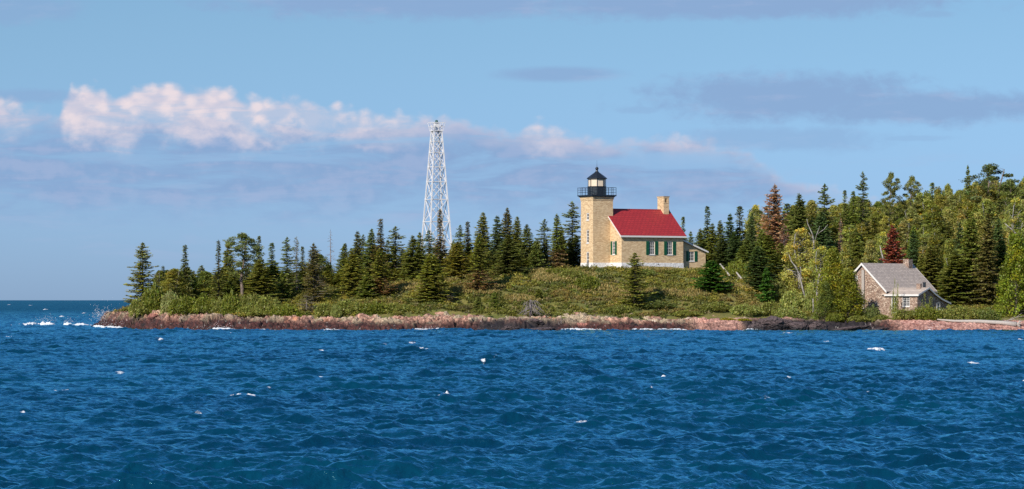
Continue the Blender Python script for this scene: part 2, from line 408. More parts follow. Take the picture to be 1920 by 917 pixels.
snag('snag_bare', 14, 10, 1.5, 70)
snag('snag_thin', 15, 9, 1.0, 60)
snag('snag_needled', 16, 9, 2.1, 95, needles=6)
leafy('aspen', 20, 12, 2.4, 92, 130, .14, bark='aspenbark')
leafy('aspen2', 21, 12, 2.1, 84, 130, .12, fork=2, bark='aspenbark')
leafy('aspen3', 22, 13, 2.8, 110, 120, .14, fork=2, crad=(.45, .8), bark='aspenbark')
leafy('aspen4', 23, 11, 2.2, 84, 130, .1, shape='cone', bark='aspenbark')
leafy('birch', 24, 12, 2.9, 100, 110, .22, fork=2, crad=(.4, .75), yellow=.08, bare=.1, trunk_r=.012)
leafy('pine', 25, 12, 2.6, 50, 150, .38, bark='pinebark', shape='pine', crad=(.5, .85), flat=.6, size=(.15, .26), yellow=0, trunk_r=.018)
leafy('pine2', 26, 12, 2.9, 46, 150, .30, bark='pinebark', shape='pine', crad=(.5, .9), flat=.6, size=(.15, .26), yellow=0, fork=2)
leafy('cedar', 27, 9, 3.0, 130, 110, .03, bark='bark', shape='cone', crad=(.45, .8), flat=1.5, yellow=.2, size=(.14, .26))
leafy('cedar2', 28, 9, 2.6, 110, 110, .03, bark='bark', shape='cone', crad=(.45, .8), flat=1.5, yellow=.15, size=(.14, .26))
spruce('red_tree', 31, 8, 2.8, .04, .05, .03, 1.15, 1.3, irregular=.35, twigs=True, bark='snag')

COL = dict(dark=(.165, .195, .055), blue=(.105, .155, .060), mid=(.185, .225, .050), olive=(.235, .25, .055), light=(.31, .34, .090),
           pale=(.33, .345, .12), bright=(.20, .225, .030), yellow=(.34, .31, .02), brown=(.36, .24, .145), redbrown=(.32, .19, .12),
           red=(.22, .062, .045), grey=(.27, .24, .20), brownish=(.19, .165, .06), lime=(.24, .29, .03), young=(.075, .18, .03), pine=(.145, .18, .06))
WID = dict(spruce_dense=1.72, spruce_open=1.6, spruce_spire=1.85, spruce_club=1.75, spruce_brownlow=1.4, spruce_dying=1.25, spruce_young=1.25, snag_bare=1.1, snag_needled=1.2, aspen=1.35, birch=1.3, pine=1.2, cedar=1.25, red_tree=1.25)
def plant(px, topy, Y, model, hw, col, label, group=None, name=None, base_z=None, tint=None, rz=None, cat='tree'):
    X = wx(px, Y); zt = wz(topy, Y); zb = float(ground(X, Y)) if base_z is None else base_z
    crown, trunk, H, Rr = MODELS[model]
    sz = max(.15, (zt-zb)/H); sxy = (hw/FPX*Y)/Rr*WID.get(model.rstrip('0123456789'), 1.3)
    nm = name or ('snag' if model.startswith('snag') else 'spruce_tree' if model.startswith('spruce') else 'pine_tree' if model.startswith('pine') else
                  'cedar_tree' if model.startswith('cedar') else 'aspen_tree' if model.startswith('aspen') else 'birch_tree' if model.startswith('birch') else 'leafy_tree')
    e = empty(nm, (X, Y, zb-.05), random.uniform(0, 6.28) if rz is None else rz, label=label, cat=cat, group=group); e.scale = (sxy, sxy, sz)
    c = np.array(COL[col] if isinstance(col, str) else col)*(1+random.uniform(-.14, .14))
    c *= np.array([1.14+random.uniform(-.12, .12), 1.06, .92+random.uniform(-.1, .1)])
    if crown:
        o = link('crown', crown, e); o.color = (*c, 1)
    link('trunk', trunk, e)
    return e
#PART2
# ------------------------------------------------------------------ terrain sheet
def grid_faces(nr, nc):
    i = np.arange((nr-1)*nc).reshape(nr-1, nc)[:, :-1].ravel()
    return np.stack([i, i+1, i+nc+1, i+nc], 1)
def mounds(X, Y):
    return (.75*smooth(.35, .8, fbm(X/2.6, Y/3.4, 31, 4))+.25*fbm(X/.9, Y/1.1, 33, 3))
def cover_mask(X, Y):
    d = inland(X, Y)
    edge = np.interp(X, [-62, -50, -40, -20, 0, 20, 30, 46, 50, 54, 80], [8, 8, 8.5, 11, 10.5, 10.5, 14, 11, 13.0, 14, 14])
    return smooth(edge-1.2, edge+1.6, d+3*(fbm(X/3., Y/3., 41, 3)-.5))
xs = np.concatenate([np.arange(-84, -64, 1.), np.arange(-64, 84, .4), np.arange(84, 150, 2.)])
ys = np.concatenate([np.arange(400, 412, 1.), np.arange(412, 478, .4), np.arange(478, 660, 2.)])
X, Y = np.meshgrid(xs, ys); Z = ground(X, Y); d = inland(X, Y)
Z = Z-1.1*(1-smooth(6.5, 11.5, d))+mounds(X, Y)*.45*cover_mask(X, Y)
def terrain_mat():
    m, n, b = material('meadow_soil'); g = n.new('ShaderNodeNewGeometry').outputs['Position']
    f = n.noise(g, .35, 5, .6); f2 = n.noise(g, 3, 3, .6)
    c = n.ramp(f, [(.3, (.08, .095, .02)), (.5, (.15, .15, .03)), (.62, (.22, .18, .045)), (.75, (.10, .12, .025))])
    c = n.mix(n.mapr(f2, .4, .7, 0, .4), c, (.06, .07, .018)); n.put(b.inputs['Base Color'], c); b.inputs['Roughness'].default_value = 1
    n.put(b.inputs['Normal'], n.bump(f2, .8, .2)); return m
M['terrain'] = terrain_mat()
link('terrain', npmesh('terrain', np.stack([X.ravel(), Y.ravel(), Z.ravel()], 1), grid_faces(*X.shape), M['terrain'], smooth_=True), label='low hill of soil and meadow rising behind the rocky shore', kind='structure')

# ------------------------------------------------------------------ rocky shore
def rock_h(X, Y):
    d = inland(X, Y)
    # the right hand beach is small shingle, the rest ledges and blocks
    beach = np.clip(smooth(48.0, 51.5, X)+smooth(24, 26, X)*(1-smooth(29, 31.5, X))*.8, 0, 1)
    v1, e1, t1 = cells(X/3.3+.25*Y/3, Y/2.2, 71); v2, e2, t2 = cells(X/1.25+3, Y/.8, 72); v3, e3, t3 = cells(X/.5, Y/.45, 73)
    v4, e4, t4 = cells(X/.24+.6*Y, Y/.4, 74)
    big = (v1-.5)*.75+t1*.7-.3*(e1 < .07); med = (v2-.5)*.50+t2*.35-.22*(e2 < .10); sm = (v3-.5)*.30+t3*.2-.08*(e3 < .12)+(v4-.5)*.12
    rough = (big+med)*(1-beach)*smooth(-5, -.5, d)+sm*(1-.35*beach)+beach*.10*(fbm(X/1.5, Y/1.5, 77)-.5)
    rough = rough*(1-.35*smooth(8, 13, d))
    g0_ = ground(X, Y); q0_ = g0_/.42+.8*fbm(X/6., Y/6., 79, 2); g0_ = g0_+.7*(np.floor(q0_)+smooth(.55, 1, q0_-np.floor(q0_))-q0_)*.42*(d > -.5)*(1-beach)
    h = g0_+rough*.85
    # low dark reef lying in front of the shore
    reef = np.exp(-((X-.8)/3.6)**2-((Y-408.5)/2.6)**2)+.55*np.exp(-((X+4.)/2.4)**2-((Y-408.8)/1.6)**2)
    return h+reef*2.75+reef*rough*.8-.12
xs = np.arange(-66, 86, .13); ds = np.concatenate([np.arange(-9, -3, .4), np.arange(-3, 9, .13), np.arange(9, 15.5, .3)])
Xg, Dg = np.meshgrid(xs, ds); Yg = Ys(Xg)+Dg
Zg = rock_h(Xg, Yg)
jx = (vnoise(Xg*5, Yg*5, 90)-.5)*.12
wet = np.clip(1-smooth(.7, 1.6, Zg+.7*(fbm(Xg/1.3, Yg/2., 95, 4)-.5)), 0, 1)
beach = np.clip(smooth(48.5, 51.5, Xg)+smooth(22, 25, Xg)*(1-smooth(29, 31.5, Xg))*.8, 0, 1)
dark = np.clip(smooth(29.5, 31, Xg)*(1-smooth(46, 49, Xg)) + 1.3*np.exp(-((Xg-.8)/5.5)**4)*(1-smooth(1.3, 2.1, Zg)), 0, 1)
v2, e2, t2 = cells(Xg/1.25+3, Yg/.8, 72); v3, e3, t3 = cells(Xg/.24, Yg/.3, 75)
tone = np.clip(.35*v2+.85*v3-.1, 0, 1)[..., None]
dry = np.array(SRGB(92, 58, 48))*(1-tone)+np.array(SRGB(232, 182, 156))*tone
lich = smooth(.45, .60, fbm(Xg/1.7, Yg/2.2, 97, 4))[..., None]*(1-.6*beach[..., None])
dry = dry*(1-lich*.75)+np.array(SRGB(196, 184, 152))*lich*.75
orange = smooth(.70, .78, fbm(Xg/1.1+9, Yg/1.1, 98, 3))[..., None]; dry = dry*(1-orange*.5)+np.array(SRGB(205, 128, 80))*orange*.5
wetc = np.array(SRGB(40, 24, 24))*(1-tone)+np.array(SRGB(150, 84, 74))*tone
beachdry = (np.array(SRGB(150, 96, 84))*(1-tone)+np.array(SRGB(236, 186, 168))*tone)*1.15
dry = dry*(1-beach[..., None])+beachdry*beach[..., None]
w = np.clip(wet-.75*beach, 0, 1)[..., None]
left = (1-smooth(-36, -26, Xg)); w = np.clip(w+ (left*.55*(1-smooth(1.6, 2.4, Zg+1.2*(fbm(Xg/1.5, Yg/2, 99)-.5))))[..., None], 0, 1)
dry = dry*.92; wetc = wetc*.36; col = dry*(1-w)+wetc*w
dk = (dark*(1-smooth(1.1, 1.9, Zg)))[..., None]; col = col*(1-dk*.95)+np.array(SRGB(34, 28, 32))*dk*.95*(.7+.6*tone)
spk = (vnoise(Xg*7, Yg*7, 101) > .93)[..., None]*w*.6; col = col*(1-spk)+np.array((.5, .47, .45))*spk
pts = np.stack([(Xg+jx).ravel(), Yg.ravel(), Zg.ravel()], 1)
def rock_mat():
    m, n, b = material('pink_brown_rock'); at = n.new('ShaderNodeVertexColor'); at.layer_name = 'col'
    g = n.new('ShaderNodeNewGeometry').outputs['Position']; f = n.noise(g, 5, 5, .7)
    vc = n.new('ShaderNodeTexVoronoi', feature='DISTANCE_TO_EDGE'); n.put(vc.inputs['Vector'], n.scalev(g, (1, .8, 1.6))); vc.inputs['Scale'].default_value = 1.7
    c = n.mix(n.mapr(f, .35, .65, 0, 1), n.mix(1., at.outputs[0], (.62, .60, .60), 'MULTIPLY'), n.mix(1., at.outputs[0], (1.3, 1.3, 1.3), 'MULTIPLY'))
    c = n.mix(n.mapr(vc.outputs[0], 0, .07, .8, 0), c, n.mix(1., at.outputs[0], (.22, .20, .20), 'MULTIPLY'))
    n.put(b.inputs['Base Color'], c); b.inputs['Roughness'].default_value = .75
    n.put(b.inputs['Normal'], n.bump(f, .9, .12)); return m
M['rock'] = rock_mat()
link('rocky_shore', npmesh('rocky_shore', pts, grid_faces(*Xg.shape), M['rock'], col.reshape(-1, 3)), label='pink and dark brown broken rock ledges along the waterline', kind='structure')

def boulder_mesh(name, seed, c1, c2):
    import bmesh
    r = np.random.default_rng(seed); bm = bmesh.new(); bmesh.ops.create_icosphere(bm, subdivisions=5, radius=1)
    planes = unit(r.normal(size=(11, 3))); offs = r.uniform(.55, .85, 11)
    for v in bm.verts:
        p = np.array(v.co)
        for q, o in zip(planes, offs):
            dd = p@q
            if dd > o: p = p-q*(dd-o)*.92
        c_ = cells(np.array(p[0]*2.6+p[1]), np.array(p[2]*2.6-p[1]), seed+7); c3_ = cells(np.array(p[0]*6+p[1]*2), np.array(p[2]*7-p[1]), seed+8)
        p = p*(1+.20*(float(c_[0])-.5)-.06*(float(c_[1]) < .1)+.10*(float(c3_[0])-.5)+.16*(float(vnoise(p[0]*3+p[2]*2, p[1]*3+p[2]*2.3, seed))-.5)+.05*(float(vnoise(p[0]*9+p[2]*6, p[1]*9-p[2]*5, seed+1))-.5)); v.co = p
    me = bpy.data.meshes.new(name); bm.to_mesh(me); bm.free()
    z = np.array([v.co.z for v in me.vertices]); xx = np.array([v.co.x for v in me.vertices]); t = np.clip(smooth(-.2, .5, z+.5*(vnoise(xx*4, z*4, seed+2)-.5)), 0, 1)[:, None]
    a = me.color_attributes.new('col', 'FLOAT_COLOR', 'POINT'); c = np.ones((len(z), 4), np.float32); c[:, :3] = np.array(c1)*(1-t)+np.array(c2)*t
    a.data.foreach_set('color', c.ravel()); me.materials.append(M['rock']); return me
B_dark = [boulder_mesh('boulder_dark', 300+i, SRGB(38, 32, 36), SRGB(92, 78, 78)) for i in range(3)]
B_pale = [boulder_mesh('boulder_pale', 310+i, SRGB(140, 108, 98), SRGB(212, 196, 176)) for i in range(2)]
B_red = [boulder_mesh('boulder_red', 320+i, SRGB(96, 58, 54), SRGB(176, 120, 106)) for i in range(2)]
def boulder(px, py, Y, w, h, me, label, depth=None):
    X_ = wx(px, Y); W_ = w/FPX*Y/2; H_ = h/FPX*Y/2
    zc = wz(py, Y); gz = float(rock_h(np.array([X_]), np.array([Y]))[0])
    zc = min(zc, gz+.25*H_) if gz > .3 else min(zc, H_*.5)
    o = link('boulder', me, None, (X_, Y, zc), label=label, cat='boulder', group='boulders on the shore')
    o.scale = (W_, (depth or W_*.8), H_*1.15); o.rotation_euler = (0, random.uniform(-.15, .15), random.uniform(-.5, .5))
boulder(1418, 612, 413.6, 38, 20, B_dark[0], 'dark wet boulder left of the widest rock hump on the right shore')
boulder(1455, 609, 415.5, 76, 30, B_dark[1], 'broad dark rock hump with a pale lichen top below the leafy bank', 2.6)
boulder(1500, 612, 414.0, 40, 22, B_dark[2], 'dark angular boulder right of the broad lichen-topped rock hump')
boulder(1532, 613, 413.6, 42, 20, B_dark[0], 'dark blocky boulder at the foot of the leaning white birch trunks')
boulder(1590, 616, 413.6, 90, 9, B_dark[1], 'long low black ledge in front of the bright cedar', 1.5)
boulder(1650, 615, 413.8, 36, 8, B_dark[2], 'small dark rock at the waterline in front of the stone cottage')
boulder(1137, 594, 423, 17, 8, B_pale[0], 'rounded pale boulder at the shrub edge below the brick tower')
boulder(1226, 597, 421.5, 12, 8, B_pale[1], 'small pale boulder at the shrub edge below the red roof')
boulder(1290, 598, 421.5, 15, 8, B_pale[0], 'pale lichen-covered boulder at the edge of the pebble beach')
boulder(598, 590, 424, 26, 9, B_pale[1], 'flat pinkish pale boulder under the grey dead bush')
boulder(1005, 603, 417, 30, 10, B_dark[1], 'dark boulder under the broken grey stump')
boulder(1090, 604, 417, 24, 14, B_red[1], 'reddish brown boulder between the dark reef and the pale boulder')
boulder(955, 616, 407.2, 46, 12, B_dark[0], 'black wave-washed rock at the left end of the low reef')
boulder(1018, 617, 407, 54, 10, B_dark[2], 'black wave-washed rock at the right end of the low reef')
boulder(905, 617, 409, 28, 6, B_dark[1], 'small black rock just breaking the water left of the reef')
boulder(290, 592, 434, 30, 16, B_red[0], 'dark maroon block on the rocky point below the leaning spruce')
boulder(330, 584, 433, 34, 12, B_pale[0], 'pinkish pale rock slab under the rounded bright bushes on the point')
boulder(1715, 605, 419, 16, 6, B_pale[1], 'flat pale stone slab lying on the pink pebble beach')
boulder(1748, 612, 414.6, 11, 6, B_red[1], 'small red stone by the water in front of the driftwood log')

# ------------------------------------------------------------------ lake
def wave_tile(n, L, kmin, kmax, seed, th0=R(-68)):
    r = np.random.default_rng(seed); dk = 2*np.pi/L; k1 = np.fft.fftfreq(n, 1/n)*dk; kx, ky = np.meshgrid(k1, k1); k = np.hypot(kx, ky)+1e-9
    kp = 2*np.pi/6.6
    S = np.exp(-1.25*(kp/k)**2)/k**3.5
    S *= 2.4**np.exp(-((np.sqrt(k/kp)-1)**2)/(2*.09**2))
    th = np.arctan2(ky, kx); c = np.abs(np.cos(th-th0)); S *= (.035+c**5)
    S *= (k >= kmin)*(k < kmax)
    h0 = np.sqrt(S)*dk*(r.normal(size=k.shape)+1j*r.normal(size=k.shape))
    h = np.real(np.fft.ifft2(h0))*n*n; ax = np.real(np.fft.ifft2(1j*kx/k*h0))*n*n; ay = np.real(np.fft.ifft2(1j*ky/k*h0))*n*n
    return dict(h=h.astype(np.float32), ax=ax.astype(np.float32), ay=ay.astype(np.float32), L=L, n=n)
TA = wave_tile(1024, 173.0, 0, 2*np.pi/2.2, 11); TB = wave_tile(1024, 41.0, 2*np.pi/2.2, 2*np.pi/.16, 12)
A = .114/math.sqrt(TA['h'].var()+TB['h'].var())
def samp(T, key, X, Y):
    g = T[key]; n = T['n']; u = X/T['L']*n; v = Y/T['L']*n; iu = np.floor(u).astype(int); iv = np.floor(v).astype(int); fu = u-iu; fv = v-iv
    iu %= n; iv %= n; i2 = (iu+1) % n; j2 = (iv+1) % n
    return (g[iv, iu]*(1-fu)+g[iv, i2]*fu)*(1-fv)+(g[j2, iu]*(1-fu)+g[j2, i2]*fu)*fv
rows = [2.0]
while rows[-1] < 22000:
    y = rows[-1]
    rows.append(y+(.9 if y < 55 else .00115*y if y < 475 else (.0016 if y < 800 else .0026 if y < 3500 else .03)*y))
rows = np.array(rows)
inner = np.linspace(-.235, .235, 1480); o_ = .235+np.cumsum(np.geomspace(.0006, .35, 42))
tcol = np.concatenate([-o_[::-1], inner, o_])
T_, Yw = np.meshgrid(tcol, rows); Xw = T_*Yw; del T_
fineA = 1-smooth(4000, 12000, Yw); fineB = 1-smooth(800, 2500, Yw)
fade = (1-smooth(.25, .4, np.abs(Xw/Yw)))*smooth(30, 56, Yw)
gust = .45+1.1*fbm(Xw/22., Yw/60., 201, 4)
chop = .6
hz = A*(samp(TA, 'h', Xw, Yw)*fineA+samp(TB, 'h', Xw, Yw)*fineB*fade*1.2)*gust
dx = A*chop*(samp(TA, 'ax', Xw, Yw)*fineA+samp(TB, 'ax', Xw, Yw)*fineB*fade)*gust
dy = A*chop*(samp(TA, 'ay', Xw, Yw)*fineA+samp(TB, 'ay', Xw, Yw)*fineB*fade)*gust
shal = 1-.65*smooth(-14, -1, inland(Xw, Yw))*(Yw > 395)*(Yw < 640); hz *= shal; dx *= shal; dy *= shal
# whitecaps: foam lies on the crests that break
foam = np.zeros(Xw.shape, np.float32)
fn = fbm(Xw*4.5, Yw*2.2, 210, 4); fn2 = vnoise(Xw*9, Yw*5, 215)
caps = [(440, 748, 44, 1.5), (540, 747, 30, .8), (838, 745, 22, 1.3), (225, 702, 14, 1.0), (140, 735, 56, .8), (597, 709, 34, .7), (515, 738, 16, .6), (608, 659, 34, .6), (777, 648, 14, .8),
        (1092, 797, 18, 1.0), (1650, 659, 34, .8), (1795, 656, 34, .7), (1828, 690, 22, .8), (1706, 688, 18, .6), (1903, 722, 16, 1.0), (1482, 713, 20, .6), (1430, 761, 24, .6), (1476, 626, 16, .8),
        (1546, 643, 12, .8), (15, 634, 12, .9), (1226, 710, 14, .6), (730, 650, 12, .5), (945, 680, 10, .5), (900, 685, 14, .5), (372, 779, 20, .5), (45, 776, 12, .7), (1895, 640, 20, .6), (433, 626, 14, .7),
        (1018, 624, 20, .8), (222, 610, 0, 0), (60, 610, 46, .9), (140, 600, 24, .7), (144, 563.9, 30, .5), (20, 572, 8, .6), (90, 581, 8, .6), (155, 588, 8, .6), (115, 595, 8, .6), (186, 574, 8, .6), (53, 573, 8, .7), (1182, 688, 14, .5), (310, 640, 18, .5), (690, 765, 20, .5), (1240, 735, 16, .5), (1640, 742, 18, .5)]
yy = rows; 
def near_idx(Y0, w_):
    return max(0, np.searchsorted(yy, Y0-w_)), min(len(yy), np.searchsorted(yy, Y0+w_)+1)
for (px, py, wpx, st) in caps:
    if not wpx: continue
    Y0 = CAMH*FPX/(py-HORIZ); st = st*(1.15 if Y0 < 700 else 2.2); X0 = wx(px, Y0); s = wpx/FPX*Y0/2
    a, b = near_idx(Y0, .02*Y0+1.5); sub = (slice(a, b), slice(None))
    far = ((Xw[sub]-X0)/(1.0+s))**2+((Yw[sub]-Y0)/(.012*Y0+.8))**2
    sc = hz[sub]-.5*far; j = np.unravel_index(np.argmax(sc), sc.shape); cx, cy = Xw[sub][j], Yw[sub][j]
    ln = .18+.0028*Y0; s *= 1.45
    g = np.exp(-((Xw[sub]-cx)/s)**2-((Yw[sub]-cy-.12*(Xw[sub]-cx))/ln)**2)
    hz[sub] += g*(.13 if st >= 1.3 else .055)*min(1.2, st)*(.15+1.1*fn2[sub]*fn[sub]*2)*min(1.4, .4+Y0/250)
    foam[sub] = np.maximum(foam[sub], np.clip(smooth(.15, .8, g*st*(.5+fn2[sub]))*(.15+1.0*fn[sub]), 0, 1))
# sharp crests elsewhere carry thin streaks of white
st_ = A*(samp(TA, 'h', Xw, Yw))*gust
crest = smooth(.40, .50, st_+.16*(fn-.5))*smooth(.62, .74, fbm(Xw/6., Yw/9., 220, 2))*(Yw > 90)
foam = np.maximum(foam, crest*.8*(fn2 > .35)); del crest, st_
# surf where the lake meets the rock and over the shoal off the point
dd = inland(Xw, Yw)
zone = (Yw > 400)*(Yw < 520)
along = smooth(.44, .60, fbm(Xw/4.2, Xw*0+.5, 230, 2))
surfs = [(390, 436, 1), (600, 640, .8), (770, 880, .9), (1050, 1130, .9), (1180, 1290, .8), (1735, 1755, .7), (1395, 1430, 1), (182, 238, 1.2), (905, 935, 1), (1300, 1330, .5), (480, 500, .4)]
pxw = Xw/Yw*FPX+960; sm_ = np.zeros(Xw.shape, np.float32)
sx = np.zeros(Xw.shape, np.float32)
for a, b, s in surfs:
    xa, xb = wx(a, 414), wx(b, 414)
    if a == 182: xa, xb = -60.5, -53.2
    sx = np.maximum(sx, s*smooth(xa-.6, xa+.8, Xw)*(1-smooth(xb-.8, xb+.6, Xw)))
sb = zone*smooth(-2.6, -1.0, dd)*(1-smooth(.4, 1.2, dd))*sx
hz += sb*(.04+.42*fn); foam = np.maximum(foam, smooth(.30, .6, sb*(-.25+1.9*fn)))
edge_ = zone*smooth(-1.3, -.2, dd)*(1-smooth(.3, 1.1, dd))*.5; foam = np.maximum(foam, smooth(.28, .5, edge_*(.4+fn)))
for px0, px1, hh in ((38, 72, .22), (72, 106, .62), (118, 136, .5), (132, 176, .26), (8, 40, .08)):
    Y0 = 488.; a, b = near_idx(Y0, 9); sub = (slice(a, b), slice(None)); x0, x1 = wx(px0, Y0), wx(px1, Y0); q = (Xw[sub]-x0)/(x1-x0)
    g = np.clip(np.sin(np.pi*np.clip(q, 0, 1)), 0, 1)**.8*np.exp(-((Yw[sub]-Y0)/1.3)**2)
    hz[sub] += g*hh*(.2+1.5*fn[sub]); foam[sub] = np.maximum(foam[sub], smooth(.12, .4, g*(.1+1.3*fn[sub])*min(1, hh*4)))
pw = np.stack([(Xw+dx).ravel(), (Yw+dy).ravel(), hz.ravel()], 1)
del dx, dy, pxw, sm_
def water_mat():
    m, n, b = material('lake_water'); g = n.new('ShaderNodeNewGeometry').outputs['Position']
    at = n.new('ShaderNodeAttribute'); at.attribute_name = 'foam'
    n1 = n.noise(n.scalev(g, (1, .55, 1)), 2.3, 6, .62); n2 = n.noise(g, .025, 3, .5)
    base = n.mix(n.mapr(n2, .35, .65), (.0006, .028, .064), (.0009, .044, .084))
    fa = n.new('ShaderNodeAttribute'); fa.attribute_name = 'far'
    b1 = n.new('ShaderNodeBump'); b1.inputs['Strength'].default_value = .6; n.put(b1.inputs['Distance'], n.mapr(n.noise(n.scalev(g, (1, .35, 1)), .06, 3, .6), .35, .65, .05, .20)); n.put(b1.inputs['Height'], n1)
    n3 = n.noise(n.scalev(g, (1, .5, 1)), .45, 5, .65); b2 = n.new('ShaderNodeBump'); n.put(b2.inputs['Strength'], fa.outputs['Fac']); b2.inputs['Distance'].default_value = 1.4
    n.put(b2.inputs['Height'], n3); n.put(b2.inputs['Normal'], b1.outputs[0]); b3 = n.new('ShaderNodeBump'); b3.inputs['Strength'].default_value = .8; b3.inputs['Distance'].default_value = .17; n.put(b3.inputs['Height'], n.noise(n.scalev(g, (.55, 1.5, 1)), 1.5, 4, .6, .3)); n.put(b3.inputs['Normal'], b2.outputs[0]); nrm = b3.outputs[0]
    f2 = n.noise(g, 9, 5, .75)
    f = n.mapr(n.m('ADD', at.outputs['Fac'], n.m('MULTIPLY', n.m('SUBTRACT', f2, .5), .9)), .35, .70)
    f = n.m('MULTIPLY', f, n.m('GREATER_THAN', at.outputs['Fac'], .02))
    fr = n.new('ShaderNodeFresnel'); fr.inputs['IOR'].default_value = 1.333; n.put(fr.inputs['Normal'], nrm)
    cap = n.m('SUBTRACT', .86, n.m('MULTIPLY', fa.outputs['Fac'], .55)); frc = n.m('MINIMUM', n.m('MULTIPLY', fr.outputs[0], 2.7), cap)
    df = n.new('ShaderNodeBsdfDiffuse'); n.put(df.inputs[0], base); n.put(df.inputs['Normal'], nrm)
    gl = n.new('ShaderNodeBsdfGlossy'); gl.inputs[0].default_value = (.34, .88, 1., 1); n.put(gl.inputs['Roughness'], n.m('ADD', .06, n.m('MULTIPLY', fa.outputs['Fac'], .2))); n.put(gl.inputs['Normal'], nrm)
    ms = n.new('ShaderNodeMixShader'); n.put(ms.inputs[0], frc); n.put(ms.inputs[1], df.outputs[0]); n.put(ms.inputs[2], gl.outputs[0])
    fo = n.new('ShaderNodeBsdfDiffuse'); fo.inputs[0].default_value = (.80, .83, .86, 1)
    m2 = n.new('ShaderNodeMixShader'); n.put(m2.inputs[0], f); n.put(m2.inputs[1], ms.outputs[0]); n.put(m2.inputs[2], fo.outputs[0])
    n.n.remove(b); n.put(n.n['Material Output'].inputs[0], m2.outputs[0]); return m
M['water'] = water_mat()
lake = link('lake_water', npmesh('lake_water', pw, grid_faces(*Xw.shape), M['water'], smooth_=True, attrs={'foam': foam, 'far': smooth(380, 1300, Yw)}), label='choppy deep blue lake with small whitecaps', kind='structure')
del pw, foam, hz, Xw, Yw, fn, fn2, dd

# spray thrown up at the point
def spray(n, cx, cy, cz, sx, sy, sz, seed, size=.035):
    r = np.random.default_rng(seed); P = np.array([cx, cy, cz])+r.normal(size=(n, 3))*[sx, sy, sz]
    P[:, 2] = np.where(P[:, 2] < .1, .1+r.random(n)*.5, P[:, 2])
    o = np.array([(1, 0, 0), (-1, 0, 0), (0, 1, 0), (0, -1, 0), (0, 0, 1), (0, 0, -1)], float)
    f = np.array([(0, 2, 4), (2, 1, 4), (1, 3, 4), (3, 0, 4), (2, 0, 5), (1, 2, 5), (3, 1, 5), (0, 3, 5)])
    s = r.uniform(.5, 1.5, (n, 1, 1))*size; V = (P[:, None]+o[None]*s).reshape(-1, 3); F = (f[None]+6*np.arange(n)[:, None, None]).reshape(-1, 3); return V, F
M['foam'] = simple('white_spray', (.85, .87, .9), .9, vary=.03)
vs, fs, off = [], [], 0
for args in ((260, -58.0, 453, 1.9, .9, 1, .55, 1, .035), (60, -56.6, 452, 2.4, 1.3, 1, .8, 2, .028), (110, wx(87, 488), 488, .9, .9, .6, .35, 3, .03), (60, wx(127, 488), 488, .7, .5, .5, .3, 4, .03),
             (70, wx(215, 440), 440.5, .8, 1.4, .6, .35, 5, .03), (60, wx(410, 416), 414.5, .45, 1.2, .5, .25, 6, .03), (40, wx(820, 414), 412.8, .4, 1.2, .4, .2, 7, .028), (30, wx(1745, 413), 412.5, .5, .5, .4, .35, 8, .03)):
    v, f = spray(*args); vs.append(v); fs.append(f+off); off += len(v)
link('sea_spray', npmesh('sea_spray', np.concatenate(vs), np.concatenate(fs), M['foam']), label='white spray of drops thrown up where waves break on the point', kind='stuff')
#PART3
# ------------------------------------------------------------------ low shrubs and grass
def cover_color(X, Y, r):
    n = len(X); a = fbm(X/5.5, Y/7., 51, 3); b = fbm(X/2.2+7, Y/2.6, 53, 3); c = fbm(X/9., Y/6., 57, 2)
    pal = np.array([(.165, .165, .030), (.215, .20, .034), (.27, .235, .042), (.115, .125, .026), (.22, .175, .045), (.22, .18, .08)])
    idx = np.where(b < .40, 3, np.where(a < .46, 0, np.where(a < .56, 1, 2)))
    idx = np.where((c > .60) & (b > .5), 4, idx); idx = np.where(r.random(n) < .06, 5, idx)
    return pal[idx]*(1+.13*r.normal(size=(n, 1)))*(1+.07*r.normal(size=(n, 3)))
GRASS = [(1060, 444, 60, 3.2), (900, 438, 42, 3.0), (692, 455, 40, 5), (1235, 450, 50, 2.2), (1120, 438, 50, 1.6), (860, 446, 30, 2.4), (1310, 448, 20, 1.6), (985, 432, 30, 1.2), (1170, 436, 60, 1.2), (1010, 449, 40, 2.0), (1280, 436, 46, 1.3), (770, 442, 34, 1.8), (1370, 440, 30, 1.4)]
def grassy(X, Y):
    g = 0*X
    for px, y0, w, dy_ in GRASS: g = np.maximum(g, np.exp(-((X-wx(px, y0))/(w/FPX*y0))**4-((Y-y0)/dy_)**2))
    return g
def in_house(X, Y):
    m = np.zeros(X.shape, bool)
    for (ox, oy, a, u0, u1, v0, v1) in FOOT:
        u = (X-ox)*math.cos(a)+(Y-oy)*math.sin(a); v = -(X-ox)*math.sin(a)+(Y-oy)*math.cos(a); m |= (u > u0) & (u < u1) & (v > v0) & (v < v1)
    return m
LX, LY, LA = wx(1112, 455), 455., R(30)
CX, CY, CA = wx(1661, 428), 428., R(50)
FOOT = [(LX, LY, LA, -.3, 13.7, -3.4, 6.2), (LX, LY, LA, 13, 18, -2.7, 4), (CX, CY, CA, -.4, 12.3, -.4, 8), (CX, CY, CA, -.4, 8.2, -5.6, 0)]
r = np.random.default_rng(99)
n0 = 24000; cx = r.uniform(-62, 88, n0); cy = 421+r.random(n0)**1.1*56
ok = (cover_mask(cx, cy) > r.random(n0)*.8+.1) & ~in_house(cx, cy); cx, cy = cx[ok], cy[ok]
gr = grassy(cx, cy)+.6*(fbm(cx/4, cy/4, 61, 3)-.55) > .45
rad = r.uniform(.28, .75, len(cx))*(.7+.6*mounds(cx, cy)); base_col = cover_color(cx, cy, r)
hz_ = ground(cx, cy)+mounds(cx, cy)*.45*cover_mask(cx, cy)
V, F, CC, off = [], [], [], 0
k = 34; nb = (~gr).sum()
